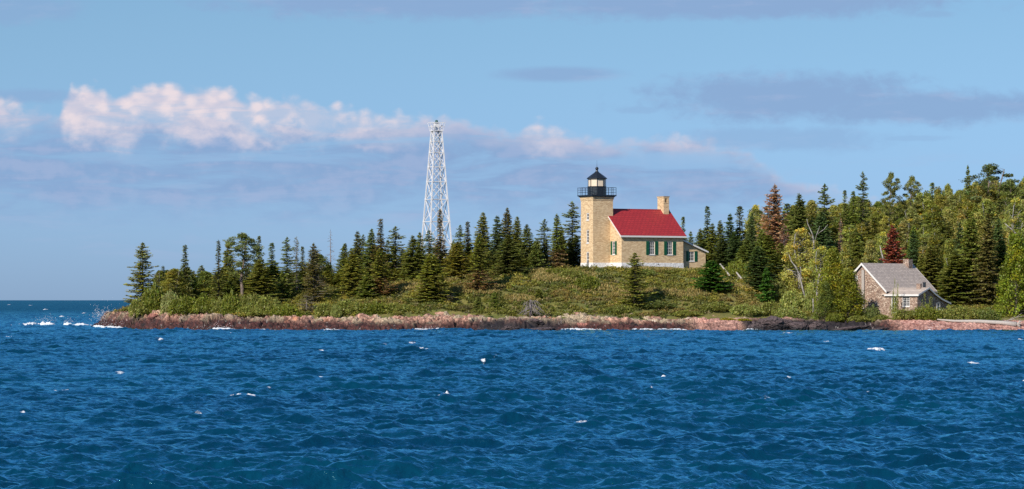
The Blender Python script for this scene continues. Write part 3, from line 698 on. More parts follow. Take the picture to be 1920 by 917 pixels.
c3 = np.stack([cx, cy, hz_], 1)[~gr]; rr_ = rad[~gr]
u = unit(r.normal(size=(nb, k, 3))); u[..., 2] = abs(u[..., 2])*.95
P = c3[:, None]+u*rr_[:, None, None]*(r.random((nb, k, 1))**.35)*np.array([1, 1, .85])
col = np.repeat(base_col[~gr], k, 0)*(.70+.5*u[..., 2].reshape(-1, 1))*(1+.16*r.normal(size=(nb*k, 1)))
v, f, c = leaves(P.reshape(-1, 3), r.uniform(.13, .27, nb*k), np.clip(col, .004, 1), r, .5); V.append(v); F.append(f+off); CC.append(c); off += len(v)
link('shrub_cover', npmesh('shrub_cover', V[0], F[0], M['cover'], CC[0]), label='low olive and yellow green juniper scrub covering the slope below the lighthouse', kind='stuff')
ng = gr.sum(); kg = 80
c3 = np.stack([cx, cy, hz_], 1)[gr]; P = c3[:, None]+np.concatenate([r.normal(size=(ng, kg, 2))*.45, r.uniform(.02, .3, (ng, kg, 1))], 2)
P = P.reshape(-1, 3); D = r.normal(size=(len(P), 3))*[.35, .35, .2]+[.15, 0, 1]
gc = np.array((.36, .27, .095))*(1+.2*r.normal(size=(len(P), 1))); gc[r.random(len(P)) < .3] = (.15, .155, .035)
up = unit(D); S = unit(np.cross(up, unit(r.normal(size=(len(P), 3))))); L = r.uniform(.14, .32, (len(P), 1)); W = .05
v = np.empty((len(P), 4, 3)); v[:, 0] = P-S*W; v[:, 1] = P+S*W; v[:, 2] = P+up*L+S*W*.3; v[:, 3] = P+up*L-S*W*.3
link('dry_grass', npmesh('dry_grass', v.reshape(-1, 3), np.arange(len(P)*4).reshape(-1, 4), M['cover'], np.repeat(np.clip(gc, .01, 1), 4, 0)), label='patches of dry tan grass between the shrubs', kind='stuff')

def bush_mesh(name, seed, k=70, per=60, size=(.11, .22), tall=1.0, spiky=False):
    r = np.random.default_rng(seed); P = []; Cc = []
    for i in range(k):
        az = i*2.4; q = r.random()**.5; z = tall*r.uniform(.12, .95)*math.sqrt(max(.05, 1-q*q*.95))
        c0 = np.array((math.cos(az)*q, math.sin(az)*q, z))*np.array((1, 1, 1)); cr = r.uniform(.16, .32)
        u = unit(r.normal(size=(per, 3)))*(r.random((per, 1))**.4)*cr; P.append(c0+u); Cc.append(vary(np.array((1, 1, 1))*(1+.2*r.normal()), per, r, .18))
    P = np.concatenate(P); P[:, 2] = np.maximum(P[:, 2], -.1); c = np.concatenate(Cc); s = r.uniform(size[0], size[1], len(P))*.62
    v, f, c = leaves(P, s, c, r, .4); return npmesh(name, v, f, M['leaf'], c)
BUSH = [bush_mesh('bush', 400), bush_mesh('bush', 401, 80, 60), bush_mesh('bush', 402, 60, 60, tall=1.0)]
VINE = bush_mesh('vine', 410, 34, 26, size=(.10, .18))
def bush(px, topy, Y, hw, col, label, dep=.9, group='bushes along the shore edge', me=None):
    X = wx(px, Y); zb = float(ground(X, Y)); h = wz(topy, Y)-zb; w = hw/FPX*Y
    o = link('bush', me or random.choice(BUSH), None, (X, Y, zb-.05), label=label, cat='bush', group=group); o.scale = (w, w*dep, max(.4, h)/1.05)
    o.rotation_euler = (0, 0, 0); c = np.array(COL[col])*(1+random.uniform(-.1, .1)); o.color = (*c, 1); return o

# ------------------------------------------------------------------ building helpers
def wall(mb, P0, D, Nn, s1, z0, z1, holes=(), depth=.14):
    """vertical wall sheet from P0 along D for s1 metres, with real openings (s0,s1,z0,z1) and their reveals turned in along -Nn"""
    P0 = np.array((*P0, 0.)); D = np.array((*D, 0.)); Nn = np.array((*Nn, 0.)); Z = np.array((0, 0, 1.))
    S = sorted({0, s1, *[h[0] for h in holes], *[h[1] for h in holes]}); Q = sorted({z0, z1, *[h[2] for h in holes], *[h[3] for h in holes]})
    pt = lambda s, z, d=0: P0+D*s+Z*z-Nn*d
    for a, b in zip(S, S[1:]):
        for c, e in zip(Q, Q[1:]):
            m = ((a+b)/2, (c+e)/2)
            if any(h[0] < m[0] < h[1] and h[2] < m[1] < h[3] for h in holes): continue
            mb.quad(pt(a, c), pt(b, c), pt(b, e), pt(a, e))
    for h in holes:
        a, b, c, e = h
        for p, q in (((a, c), (b, c)), ((b, c), (b, e)), ((b, e), (a, e)), ((a, e), (a, c))): mb.quad(pt(*p), pt(*q), pt(*q, depth), pt(*p, depth))
def window(parent, P0, D, Nn, h, bars=(2, 4), shutter=0, sill=True, name='window', depth=.11, mat='white', fr=.085):
    """frame + pane + bars set in an opening; shutters folded back on the wall"""
    P0 = np.array((*P0, 0.)); D = np.array((*D, 0.)); Nn = np.array((*Nn, 0.)); a, b, c, e = h
    def bx(mb, s0, s1, z0, z1, d0, d1):
        ps = [P0+D*s+np.array((0, 0, z))-Nn*d for d in (d0, d1) for (s, z) in ((s0, z0), (s1, z0), (s1, z1), (s0, z1))]
        mb.add(ps, [(0, 1, 2, 3), (7, 6, 5, 4), (0, 4, 5, 1), (1, 5, 6, 2), (2, 6, 7, 3), (3, 7, 4, 0)])
    m = MB(); bx(m, a, a+fr, c, e, depth-.07, depth); bx(m, b-fr, b, c, e, depth-.07, depth); bx(m, a+fr, b-fr, c, c+fr, depth-.07, depth); bx(m, a+fr, b-fr, e-fr, e, depth-.07, depth)
    w = m.build(name, M[mat], parent)
    m = MB(); bx(m, a+fr, b-fr, c+fr, e-fr, depth-.015, depth-.005); m.build('pane', M['glass'], w)
    m = MB(); t = .022
    for i in range(1, bars[0]): s = a+fr+(b-a-2*fr)*i/bars[0]; bx(m, s-t, s+t, c+fr, e-fr, depth-.045, depth-.02)
    for i in range(1, bars[1]):
        z = c+fr+(e-c-2*fr)*i/bars[1]; tt = t*1.8 if i*2 == bars[1] else t; bx(m, a+fr, b-fr, z-tt, z+tt, depth-.050, depth-.022)
    m.build('muntin', M[mat], w)
    if sill: m = MB(); bx(m, a-.06, b+.06, c-.10, c-.003, -.07, .05); m.build('sill', M[mat], w)
    if shutter:
        for s0, s1 in ((a-shutter-.02, a-.02), (b+.02, b+shutter+.02)):
            m = MB(); bx(m, s0, s1, c-.03, e+.03, -.06, -.012)
            for z0, z1 in ((c+.08, (c+e)/2-.06), ((c+e)/2+.06, e-.08)):
                zz = z0
                while zz < z1: bx(m, s0+.06, s1-.06, zz, zz+.05, -.075, -.06); zz += .09
            m.build('shutter', M['green'], w)
    return w
def slab(mb, p, q, r_, s, t):
    """roof slab from four corner points (top face) with thickness t downwards"""
    top = [np.array(x, float) for x in (p, q, r_, s)]; bot = [x-np.array((0, 0, t)) for x in top]
    mb.add(top+bot, [(0, 1, 2, 3), (7, 6, 5, 4), (0, 4, 5, 1), (1, 5, 6, 2), (2, 6, 7, 3), (3, 7, 4, 0)])

# ------------------------------------------------------------------ lighthouse
BZ = 8.47
lh = empty('lighthouse', (LX, LY, BZ), LA, label='cream brick lighthouse with square tower, black lantern and red-roofed keeper house on the green slope', cat='lighthouse')
T = 3.33
tw_h = [(T-1.47-.33, T-1.47+.33, 6.86, 7.9), (T-1.47-.33, T-1.47+.33, 3.6, 5.5), (T-1.47-.33, T-1.47+.33, .12, 2.35)]
m = MB(); up = [h for h in tw_h if h[2] > 1]
wall(m, (0, 0), (1, 0), (0, -1), T, .8, 9.7)
door_h = (tw_h[2][0], tw_h[2][1], .8, 2.35)
wall(m, (0, T), (0, -1), (-1, 0), T, .8, 9.7, up+[door_h]); wall(m, (T, T), (-1, 0), (0, 1), T, .8, 9.7); wall(m, (T, 0), (0, 1), (1, 0), T, .8, 9.7)
for i, z in enumerate((9.7, 9.9, 10.1)): e_ = .05+.05*i; m.box(-e_, T+e_, -e_, T+e_, z, z+.2)
m.build('tower_wall', M['brick'], lh)
m = MB(); e_ = .04
wall(m, (-e_, -e_), (1, 0), (0, -1), T+2*e_, -.9, .8); wall(m, (-e_, T+e_), (0, -1), (-1, 0), T+2*e_, -.9, .8, [(door_h[0]+e_, door_h[1]+e_, .12, .8)], .18); m.quad((-e_, -e_, .8), (T, -e_, .8), (T, 0, .8), (-e_, 0, .8)); m.quad((-e_, 0, .8), (0, 0, .8), (0, T, .8), (-e_, T, .8))
for h in tw_h[:2]: window(lh, (0, T), (0, -1), (-1, 0), h, (1, 2 if h[3]-h[2] < 1.5 else 4), fr=.12)
window(lh, (0, T), (0, -1), (-1, 0), tw_h[2], (1, 4), sill=False, fr=.12)
GV, GU, GL = -3.03, 2.89, 13.3     # house: front wall v, gable wall u, far gable u
RV, RZ, SL = 1.2, 8.5, .84; BV = 2*RV-GV
# house foundation
F0 = MB(); wall(F0, (GU-e_, GV-e_), (1, 0), (0, -1), GL-GU+2*e_, -.9, .8); wall(F0, (GU-e_, 0), (0, -1), (-1, 0), -GV+e_, -.9, .8); wall(F0, (GL+e_, GV-e_), (0, 1), (1, 0), BV-GV+2*e_, -.9, .8); wall(F0, (GL, BV+e_), (-1, 0), (0, 1), GL-GU, -.9, .8)
F0.quad((GU-e_, GV-e_, .8), (GL+e_, GV-e_, .8), (GL+e_, GV, .8), (GU-e_, GV, .8)); F0.quad((GU-e_, GV, .8), (GU, GV, .8), (GU, 0, .8), (GU-e_, 0, .8))
m.add(F0.v, F0.f); m.build('foundation', M['foundation'], lh)
m = MB(); m.box(8.95, 9.15, GV-e_-.01, GV, .52, .66); m.build('vent_hole', M['black'], lh)
wt = RZ-SL*(RV-GV)-.12     # wall top under the eave
fw = [(7.99-GU-.475, 7.99-GU+.475, 1.96, 3.83), (11.02-GU-.475, 11.02-GU+.475, 1.96, 3.83)]; gw = (.95-.375, .95+.375, 1.96, 3.83)
m = MB(); wall(m, (GU, GV), (1, 0), (0, -1), GL-GU, .8, wt, fw); wall(m, (GU, 0), (0, -1), (-1, 0), -GV, .8, wt, [gw])
wall(m, (GL, GV), (0, 1), (1, 0), BV-GV, .8, wt); wall(m, (GL, BV), (-1, 0), (0, 1), GL-GU, .8, wt); wall(m, (GU, BV), (0, -1), (-1, 0), BV-T, .8, wt)
for u_ in (GU, GL): m.quad((u_, GV, wt), (u_, BV, wt), (u_, RV, RZ-.12))
m.build('house_wall', M['brick'], lh)
for h in fw: window(lh, (GU, GV), (1, 0), (0, -1), h, (3, 4), .5)
window(lh, (GU, 0), (0, -1), (-1, 0), gw, (2, 4), .42)
# lintels read as a slightly darker brick band
oh = .33; ez = RZ-SL*(RV-GV+oh)
m = MB(); slab(m, (GU-.35, GV-oh, ez), (GL+.35, GV-oh, ez), (GL+.35, RV, RZ), (GU-.35, RV, RZ), .10); slab(m, (GU-.35, RV, RZ), (GL+.35, RV, RZ), (GL+.35, BV+oh, ez), (GU-.35, BV+oh, ez), .10)
rf = m.build('roof', M['redroof'], lh)
m = MB(); m.bar((T, RV, RZ+.03), (GL+.36, RV, RZ+.03), .05, n=6); m.build('ridge_cap', M['redroof'], rf)
m = MB(); m.box(GU-.36, GL+.36, GV-oh-.05, GV-oh-.003, ez-.27, ez-.03)
for u_ in (GU-.375, GL+.355):
    for sgn, ve in ((-1, GV-oh), (1, BV+oh)):
        m.prism([(u_, ve, ez-.03), (u_, RV, RZ-.03), (u_, RV, RZ-.25), (u_, ve, ez-.25)], (.02, 0, 0))
m.build('fascia', M['white'], rf)
m = MB(); m.box(GU-.30, GL+.3, GV-oh, GV+.02, ez-.20, ez-.16); m.build('soffit', M['white'], rf)
# chimney with an arched flue opening
u0, u1, v0, v1 = 12.2, 13.12, .45, 2.1; zt = 10.47
m = MB(); m.box(u0, u1, v0, v1, 7.2, 9.55); m.box(u0, u0+.27, v0, v1, 9.55, zt-.22); m.box(u1-.32, u1, v0, v1, 9.55, zt-.22); m.box(u0+.27, u1-.32, v1-.3, v1, 9.55, zt-.22); m.box(u0+.27, u1-.32, v0+.003, v1-.3, zt-.34, zt-.22)
m.box(u0-.05, u1+.05, v0-.05, v1+.05, zt-.22, zt-.06); m.box(u0-.03, u1+.03, v0-.03, v0+.02, 9.42, 9.5)
ch = m.build('chimney', M['brick'], lh)
m = MB(); m.box(u0-.09, u1+.09, v0-.09, v1+.09, zt-.057, zt+.02); m.build('chimney_cap', M['driftwood'], ch)
m = MB(); m.box(u0+.28, u1-.33, v0+.5, v0+.52, 9.56, zt-.36); m.build('flue', M['black'], ch)
# lean-to annex
AV, AU = GV+.7, 17.6; az0, az1 = 4.1, 2.45
m = MB(); ah = (15.2-GL-.475, 15.2-GL+.475, 1.08, 2.5); wall(m, (GL, AV), (1, 0), (0, -1), AU-GL, -.9, az1, [ah]); wall(m, (AU, AV), (0, 1), (1, 0), 5.4, -.9, az1); m.quad((GL, AV, az1), (AU, AV, az1), (GL, AV, az0+.05)); m.quad((GL, AV+5.4, -.9), (AU, AV+5.4, -.9), (AU, AV+5.4, az1), (GL, AV+5.4, az0))
m.build('annex_wall', M['brick'], lh); window(lh, (GL, AV), (1, 0), (0, -1), ah, (3, 3), .46)
m = MB(); dz = (az0-az1)/(AU-GL); slab(m, (GL+.003, AV-.3, az0+.16), (AU+.3, AV-.3, az1+.16-dz*.3), (AU+.3, AV+5.7, az1+.16-dz*.3), (GL+.003, AV+5.7, az0+.16), .07); ar = m.build('annex_roof', M['greyroof'], lh)
m = MB(); m.prism([(GL+.003, AV-.303, az0+.17), (AU+.3, AV-.303, az1+.17-dz*.3), (AU+.3, AV-.303, az1-.06-dz*.3), (GL+.003, AV-.303, az0-.06)], (0, -.03, 0)); m.build('fascia', M['white'], ar)
# gallery and lantern
m = MB(); g0, g1 = -.37, T+.37; m.box(g0, g1, g0, g1, 10.303, 10.46); m.box(g0+.12, g1-.12, g0+.12, g1-.12, 10.2, 10.3); m.build('gallery_deck', M['black'], lh)
m = MB(); ins = .05
cs = [(g0+ins, g0+ins), (g1-ins, g0+ins), (g1-ins, g1-ins), (g0+ins, g1-ins)]
for i in range(4):
    a, b = np.array(cs[i]), np.array(cs[(i+1) % 4])
    for z in (10.85, 11.2, 11.52): m.bar((*a, z), (*b, z), .022 if z < 11.5 else .03)
    for q in range(6): p = a+(b-a)*q/6; m.bar((*p, 10.46), (*p, 11.55), .026 if q else .035)
m.build('railing', M['black'], lh)
cc = (T/2, T/2); ph = R(22.5)-R(8)
m = MB(); m.lathe([(1.30, 10.46), (1.30, 11.62), (1.36, 11.64), (1.36, 11.72)], *cc, 8, ph); m.build('lantern_base', M['black'], lh)
m = MB(); m.lathe([(1.20, 11.73), (1.20, 12.8)], *cc, 8, ph); lg = m.build('lantern_blind', M['cream'], lh)
for k in range(8):
    t = ph+k*math.pi/4; m = MB(); m.bar((cc[0]+1.26*math.cos(t), cc[1]+1.26*math.sin(t), 11.72), (cc[0]+1.26*math.cos(t), cc[1]+1.26*math.sin(t), 12.8), .035)
    m.build('mullion', M['black'], lg)
m = MB(); m.lathe([(1.24, 12.72), (1.46, 12.80), (1.46, 12.88), (.95, 13.28), (.34, 13.72), (.20, 13.88), (.16, 14.02), (.12, 14.08)], *cc, 8, ph)
lr = m.build('lantern_roof', M['black'], lh)
m = MB(); m.lathe([(.1+.0, 14.06), (.2, 14.14), (.24, 14.28), (.19, 14.42), (.07, 14.5)], *cc, 12); m.build('ventilator_ball', M['black'], lr, smooth_=True)
m = MB(); m.bar((*cc, 14.5), (*cc, 15.45), .025, .010, 5); m.build('lightning_rod', M['black'], lr)

# ------------------------------------------------------------------ steel light tower
TY = 470.; TX = wx(818.5, TY); TZ = float(ground(TX, TY)); TAZ = R(23)
sk = empty('lattice_tower', (TX, TY, TZ), TAZ, label='tall white steel lattice light tower rising behind the spruces', cat='light tower')
zs = [wz(p, TY)-TZ for p in (500, 463, 415.6, 374, 341, 313, 286, 265, 246)]; zs[0] = 0.0
half = lambda z: (3.4+(1.10-3.4)*(z-zs[1])/(zs[-1]-zs[1]))/2
for sx_, sy_ in ((-1, -1), (1, -1), (1, 1), (-1, 1)):
    m = MB(); a, b = half(-.4), half(zs[-1]); m.bar((sx_*a, sy_*a, -.4), (sx_*b, sy_*b, zs[-1]+.9), .13, .095); m.build('leg', M['steel'], sk)
for i, z in enumerate(zs[1:]):
    m = MB(); q = half(z); c4 = [(-q, -q), (q, -q), (q, q), (-q, q)]
    for j in range(4): m.bar((*c4[j], z), (*c4[(j+1) % 4], z), .065)
    for x_, y_ in c4: m.box(x_-.13, x_+.13, y_-.13, y_+.13, z-.12, z+.12)
    m.build('horizontal_ring', M['steel'], sk)
m = MB()
for z0, z1 in zip(zs, zs[1:]):
    a, b = half(z0), half(z1)
    for j in range(4):
        P_ = [(-1, -1), (1, -1), (1, 1), (-1, 1)]; p, q = P_[j], P_[(j+1) % 4]
        m.bar((p[0]*a, p[1]*a, z0), (q[0]*b, q[1]*b, z1), .058); m.bar((q[0]*a, q[1]*a, z0), (p[0]*b, p[1]*b, z1), .058)
m.build('cross_bracing', M['steel'], sk)
m = MB(); zt = zs[-1]
for s_ in (-.2, .2): m.bar((.5+s_, .25, 0), (.25+s_*.9, .1, zt), .022)
for k in range(62): q = k/62; m.bar((.3-.24*q+.0, .25-.15*q, q*zt), (.7-.27*q, .25-.15*q, q*zt), .014)
m.build('ladder', M['rust'], sk)
m = MB(); q = .74; m.box(-q, q, -q, q, zt+.0, zt+.09); m.build('platform', M['steel'], sk)
m = MB(); q0, q1 = .76, .99; top = wz(230, TY)-TZ
for z_, f_ in ((top, 1.), (zt+(top-zt)*.52, .55)):
    w_ = q0+(q1-q0)*f_; c4 = [(-w_, -w_), (w_, -w_), (w_, w_), (-w_, w_)]
    for j in range(4): m.bar((*c4[j], z_), (*c4[(j+1) % 4], z_), .035)
for j in range(4):
    for f_ in (0, .5):
        a = np.array([(-1, -1), (1, -1), (1, 1), (-1, 1)][j], float); b = np.array([(-1, -1), (1, -1), (1, 1), (-1, 1)][(j+1) % 4], float); p = a+(b-a)*f_
        m.bar((*(p*q0), zt+.05), (*(p*q1), top), .035)
m.build('railing', M['steel'], sk)
m = MB(); m.box(-.32, .32, -.32, .32, zt+.09, top-.05); m.box(-.42, .42, -.42, .42, top-.05, top+.03); m.build('lamp_housing', M['steel'], sk)
m = MB(); m.lathe([(.2, top+.03), (.22, top+.12), (.2, top+.3), (.1, top+.38)], n=10); m.build('lamp', M['greenlamp'], sk, smooth_=True)

# ------------------------------------------------------------------ stone cottage
QZ = 2.1
ct = empty('stone_cottage', (CX, CY, QZ), CA, label='reddish stone cottage with grey shingle roof half hidden by trees at the beach', cat='cottage')
W, L = 7.4, 11.9; ezc = 5.14-QZ; rzc = 8.95-QZ; slp = (rzc-ezc)/(W/2+.3); wtc = ezc+slp*.3-.12
m = MB(); gwn = (W-4.75-.28, W-4.75+.28, 4.45, 5.15)
wall(m, (0, W), (0, -1), (-1, 0), W, -1.2, wtc); m.quad((0, W, wtc), (0, 0, wtc), (0, W/2, rzc-.12))
wall(m, (0, 0), (1, 0), (0, -1), L, -1.2, wtc); wall(m, (L, 0), (0, 1), (1, 0), W, -1.2, wtc); wall(m, (L, W), (-1, 0), (0, 1), L, -1.2, wtc); m.quad((L, 0, wtc), (L, W, wtc), (L, W/2, rzc-.12))
m.build('wall', M['rubble'], ct)
window(ct, (-.06, W), (0, -1), (-1, 0), gwn, (2, 2), 0, False, depth=.03)
m = MB(); slab(m, (-.3, -.3, ezc), (L+.3, -.3, ezc), (L+.3, W/2, rzc), (-.3, W/2, rzc), .12); slab(m, (-.3, W/2, rzc), (L+.3, W/2, rzc), (L+.3, W+.3, ezc), (-.3, W+.3, ezc), .12)
rf = m.build('roof', M['greyroof'], ct)
for u_ in (-.34, L+.303):
    m = MB()
    for ve in (-.3, W+.3): m.prism([(u_, ve, ezc+.02), (u_, W/2, rzc+.02), (u_, W/2, rzc-.30), (u_, ve, ezc-.28)], (.035, 0, 0))
    m.build('rake_board', M['white'], rf)
m = MB(); m.box(-.22, -.003, 3.35, 3.75, -1, 5.9); m.build('flue_pipe', M['driftwood'], ct)
m = MB(); m.box(10.2, 11.2, 3.0, 3.9, rzc-1.2, 9.55-QZ); m.build('chimney', M['rubble'], ct)
# wing towards the beach
P_ = 5.0; we = 4.71-QZ; prof_ = [(-.25, we), (2.4, 5.63-QZ), (4.0, 4.8-QZ), (5.6, 4.15-QZ), (7.8, 3.57-QZ)]
wn = (2.63, 3.78, 3.12-QZ, 4.42-QZ); dr = (.85, 1.75, 2.2-QZ, 4.42-QZ)
m = MB(); wall(m, (0, 0), (0, -1), (-1, 0), P_, -1.2, we-.12, [wn, dr])
m.prism([(0, -P_, -1.2), (7.4, -P_, -1.2), (7.4, -P_, 3.5-QZ), (5.6, -P_, 4.0-QZ), (4.0, -P_, 4.66-QZ), (2.4, -P_, 5.48-QZ), (0, -P_, we-.06)], (0, .12, 0))
m.quad((7.4, -P_, -1.2), (7.4, 0, -1.2), (7.4, 0, 3.4-QZ), (7.4, -P_, 3.4-QZ)); m.build('wing_wall', M['rubble'], ct)
window(ct, (0, 0), (0, -1), (-1, 0), wn, (4, 5), 0, True)
dw = window(ct, (0, 0), (0, -1), (-1, 0), dr, (2, 3), 0, False, name='door', fr=.14)
window(ct, (0, -P_-.07), (1, 0), (0, -1), (4.6, 5.4, 2.6-QZ, 3.6-QZ), (2, 2), 0, False, depth=.03)
m = MB()
for (ua, za), (ub, zb_) in zip(prof_, prof_[1:]): slab(m, (ua, -P_-.3, za), (ub, -P_-.3, zb_), (ub, .6, zb_), (ua, .6, za), .09)
wr = m.build('wing_roof', M['greyroof'], ct)
m = MB()
for (ua, za), (ub, zb_) in zip(prof_, prof_[1:]): m.prism([(ua, -P_-.305, za+.02), (ub, -P_-.305, zb_+.02), (ub, -P_-.305, zb_-.20), (ua, -P_-.305, za-.20)], (0, -.03, 0))
m.box(-.30, -.255, -P_-.32, .1, we-.22, we+.0); m.build('fascia', M['white'], wr)
m = MB(); m.box(1.9, 2.3, -4.2, -3.6, 5.1-QZ, 6.15-QZ); m.build('chimney', M['rubble'], ct)
m = MB(); m.lathe([(.2, 5.1-QZ), (.2, 6.2-QZ), (.24, 6.22-QZ), (.24, 6.34-QZ)], 2.75, -4.3, 10); m.build('stove_pipe', M['black'], ct)

# ------------------------------------------------------------------ driftwood, stump, poles
def curved(name, pts, rads, mat, **k):
    m = MB(); o3 = np.array(pts[0]); m.path([np.array(p)-o3 for p in pts], rads, 8); return m, o3
y0, y1 = 419.5, 416.2
pts = [(wx(1757, y0), y0, wz(604.0, y0)), (wx(1790, 419), 419, wz(605.6, 419)), (wx(1835, 418), 418, wz(608.2, 418)), (wx(1880, 417), 417, wz(609.6, 417)), (wx(1906, y1), y1, wz(609.8, y1))]
pts = [(a, b, max(c, float(rock_h(np.linspace(a-.5, a+.5, 5), np.full(5, b)).max())+.12+.03*i)) for i, (a, b, c) in enumerate(pts)]
m, o3 = curved('', pts, [.09, .17, .24, .28, .36], M['driftwood'])
lg = m.build('driftwood_log', M['driftwood'], None, True, label='long bleached driftwood log lying on the pink pebble beach', cat='driftwood'); lg.location = o3
m = MB(); e3 = np.array(pts[-1])-o3
for k in range(9): a = k*.7; m.path([e3, e3+np.array((.35, math.sin(a)*.3, math.cos(a)*.35)), e3+np.array((.5+.2*math.sin(k), math.sin(a)*.65, math.cos(a)*.6+.05))], [.12, .07, .02], 5)
m.build('root_end', M['driftwood'], lg)
for k, (pa, pb, la, yy_) in enumerate([((1870, 606), (1915, 598), 'thin bare grey branch leaning up behind the root end of the driftwood log', 421), ((1850, 601), (1898, 606), 'thin grey branch lying behind the driftwood log', 422), ((1888, 602), (1926, 592), 'forked grey branch under the bright cedar at the beach edge', 422.5)]):
    m = MB(); a = np.array((wx(pa[0], yy_), yy_, wz(pa[1], yy_))); b = np.array((wx(pb[0], yy_), yy_+.8, wz(pb[1], yy_)))-a
    m.path([(0, 0, 0), b*.5+[0, .2, .15], b], [.055, .04, .015], 5); m.bar(b*.5+[0, .2, .15], b*.8+[0, .3, .5], .03, .012, 4); o = m.build('dead_branch', M['driftwood'], label=la, cat='branch', group='dead branches at the beach edge'); o.location = a
for pa, pb, la in (((1350, 495), (1367, 514), 'pale weathered pole leaning on the bank just right of the annex'), ((1381, 511), (1397, 529), 'lower pale weathered pole on the bank beside the dark blue spruce')):
    yy_ = 447.; m = MB(); a = np.array((wx(pa[0], yy_), yy_, wz(pa[1], yy_))); b = np.array((wx(pb[0], yy_), yy_-1.5, wz(pb[1], yy_)-.25))-a
    m.path([(0, 0, 0), b*.5, b], [.10, .12, .12], 6); m.bar(b*.1+[.1, 0, 0], b*.1+[.1, .1, -1.1], .05)
    if pa[0] > 1360: m.bar(b*.45+[-1.0, 0, 0], b*.6+[.1, 0, 0], .05)
    o = m.build('leaning_pole', M['driftwood'], label=la, cat='pole'); o.location = a
yy_ = 423.; X_ = wx(995, yy_); zb = float(ground(X_, yy_)); m = MB(); zt = wz(562, yy_)-zb
m.path([(0, 0, -.2), (.03, 0, zt*.5), (-.02, 0, zt)], [.16, .13, .10], 8); stp = m.build('dead_stump', M['snag'], None, True, label='broken grey stump with drooping bare branches at the top of the rocks', cat='stump'); stp.location = (X_, yy_, zb)
m = MB(); rr = random.Random(5)
for k in range(46):
    a = rr.uniform(0, 6.28); z0_ = zt*rr.uniform(.3, .95); l_ = rr.uniform(.9, 2.3)
    p1 = (math.cos(a)*l_*.5, math.sin(a)*l_*.4, z0_+rr.uniform(-.3, .2)); p2 = (math.cos(a)*l_, math.sin(a)*l_*.8, max(.1, z0_-l_*rr.uniform(.3, .9)))
    m.path([(0, 0, z0_), p1, p2], [.04, .028, .012], 4); m.bar(p1, (p1[0]*1.5, p1[1]*1.4, p1[2]-.4), .02, .009, 3)
m.build('branches', M['snag'], stp)
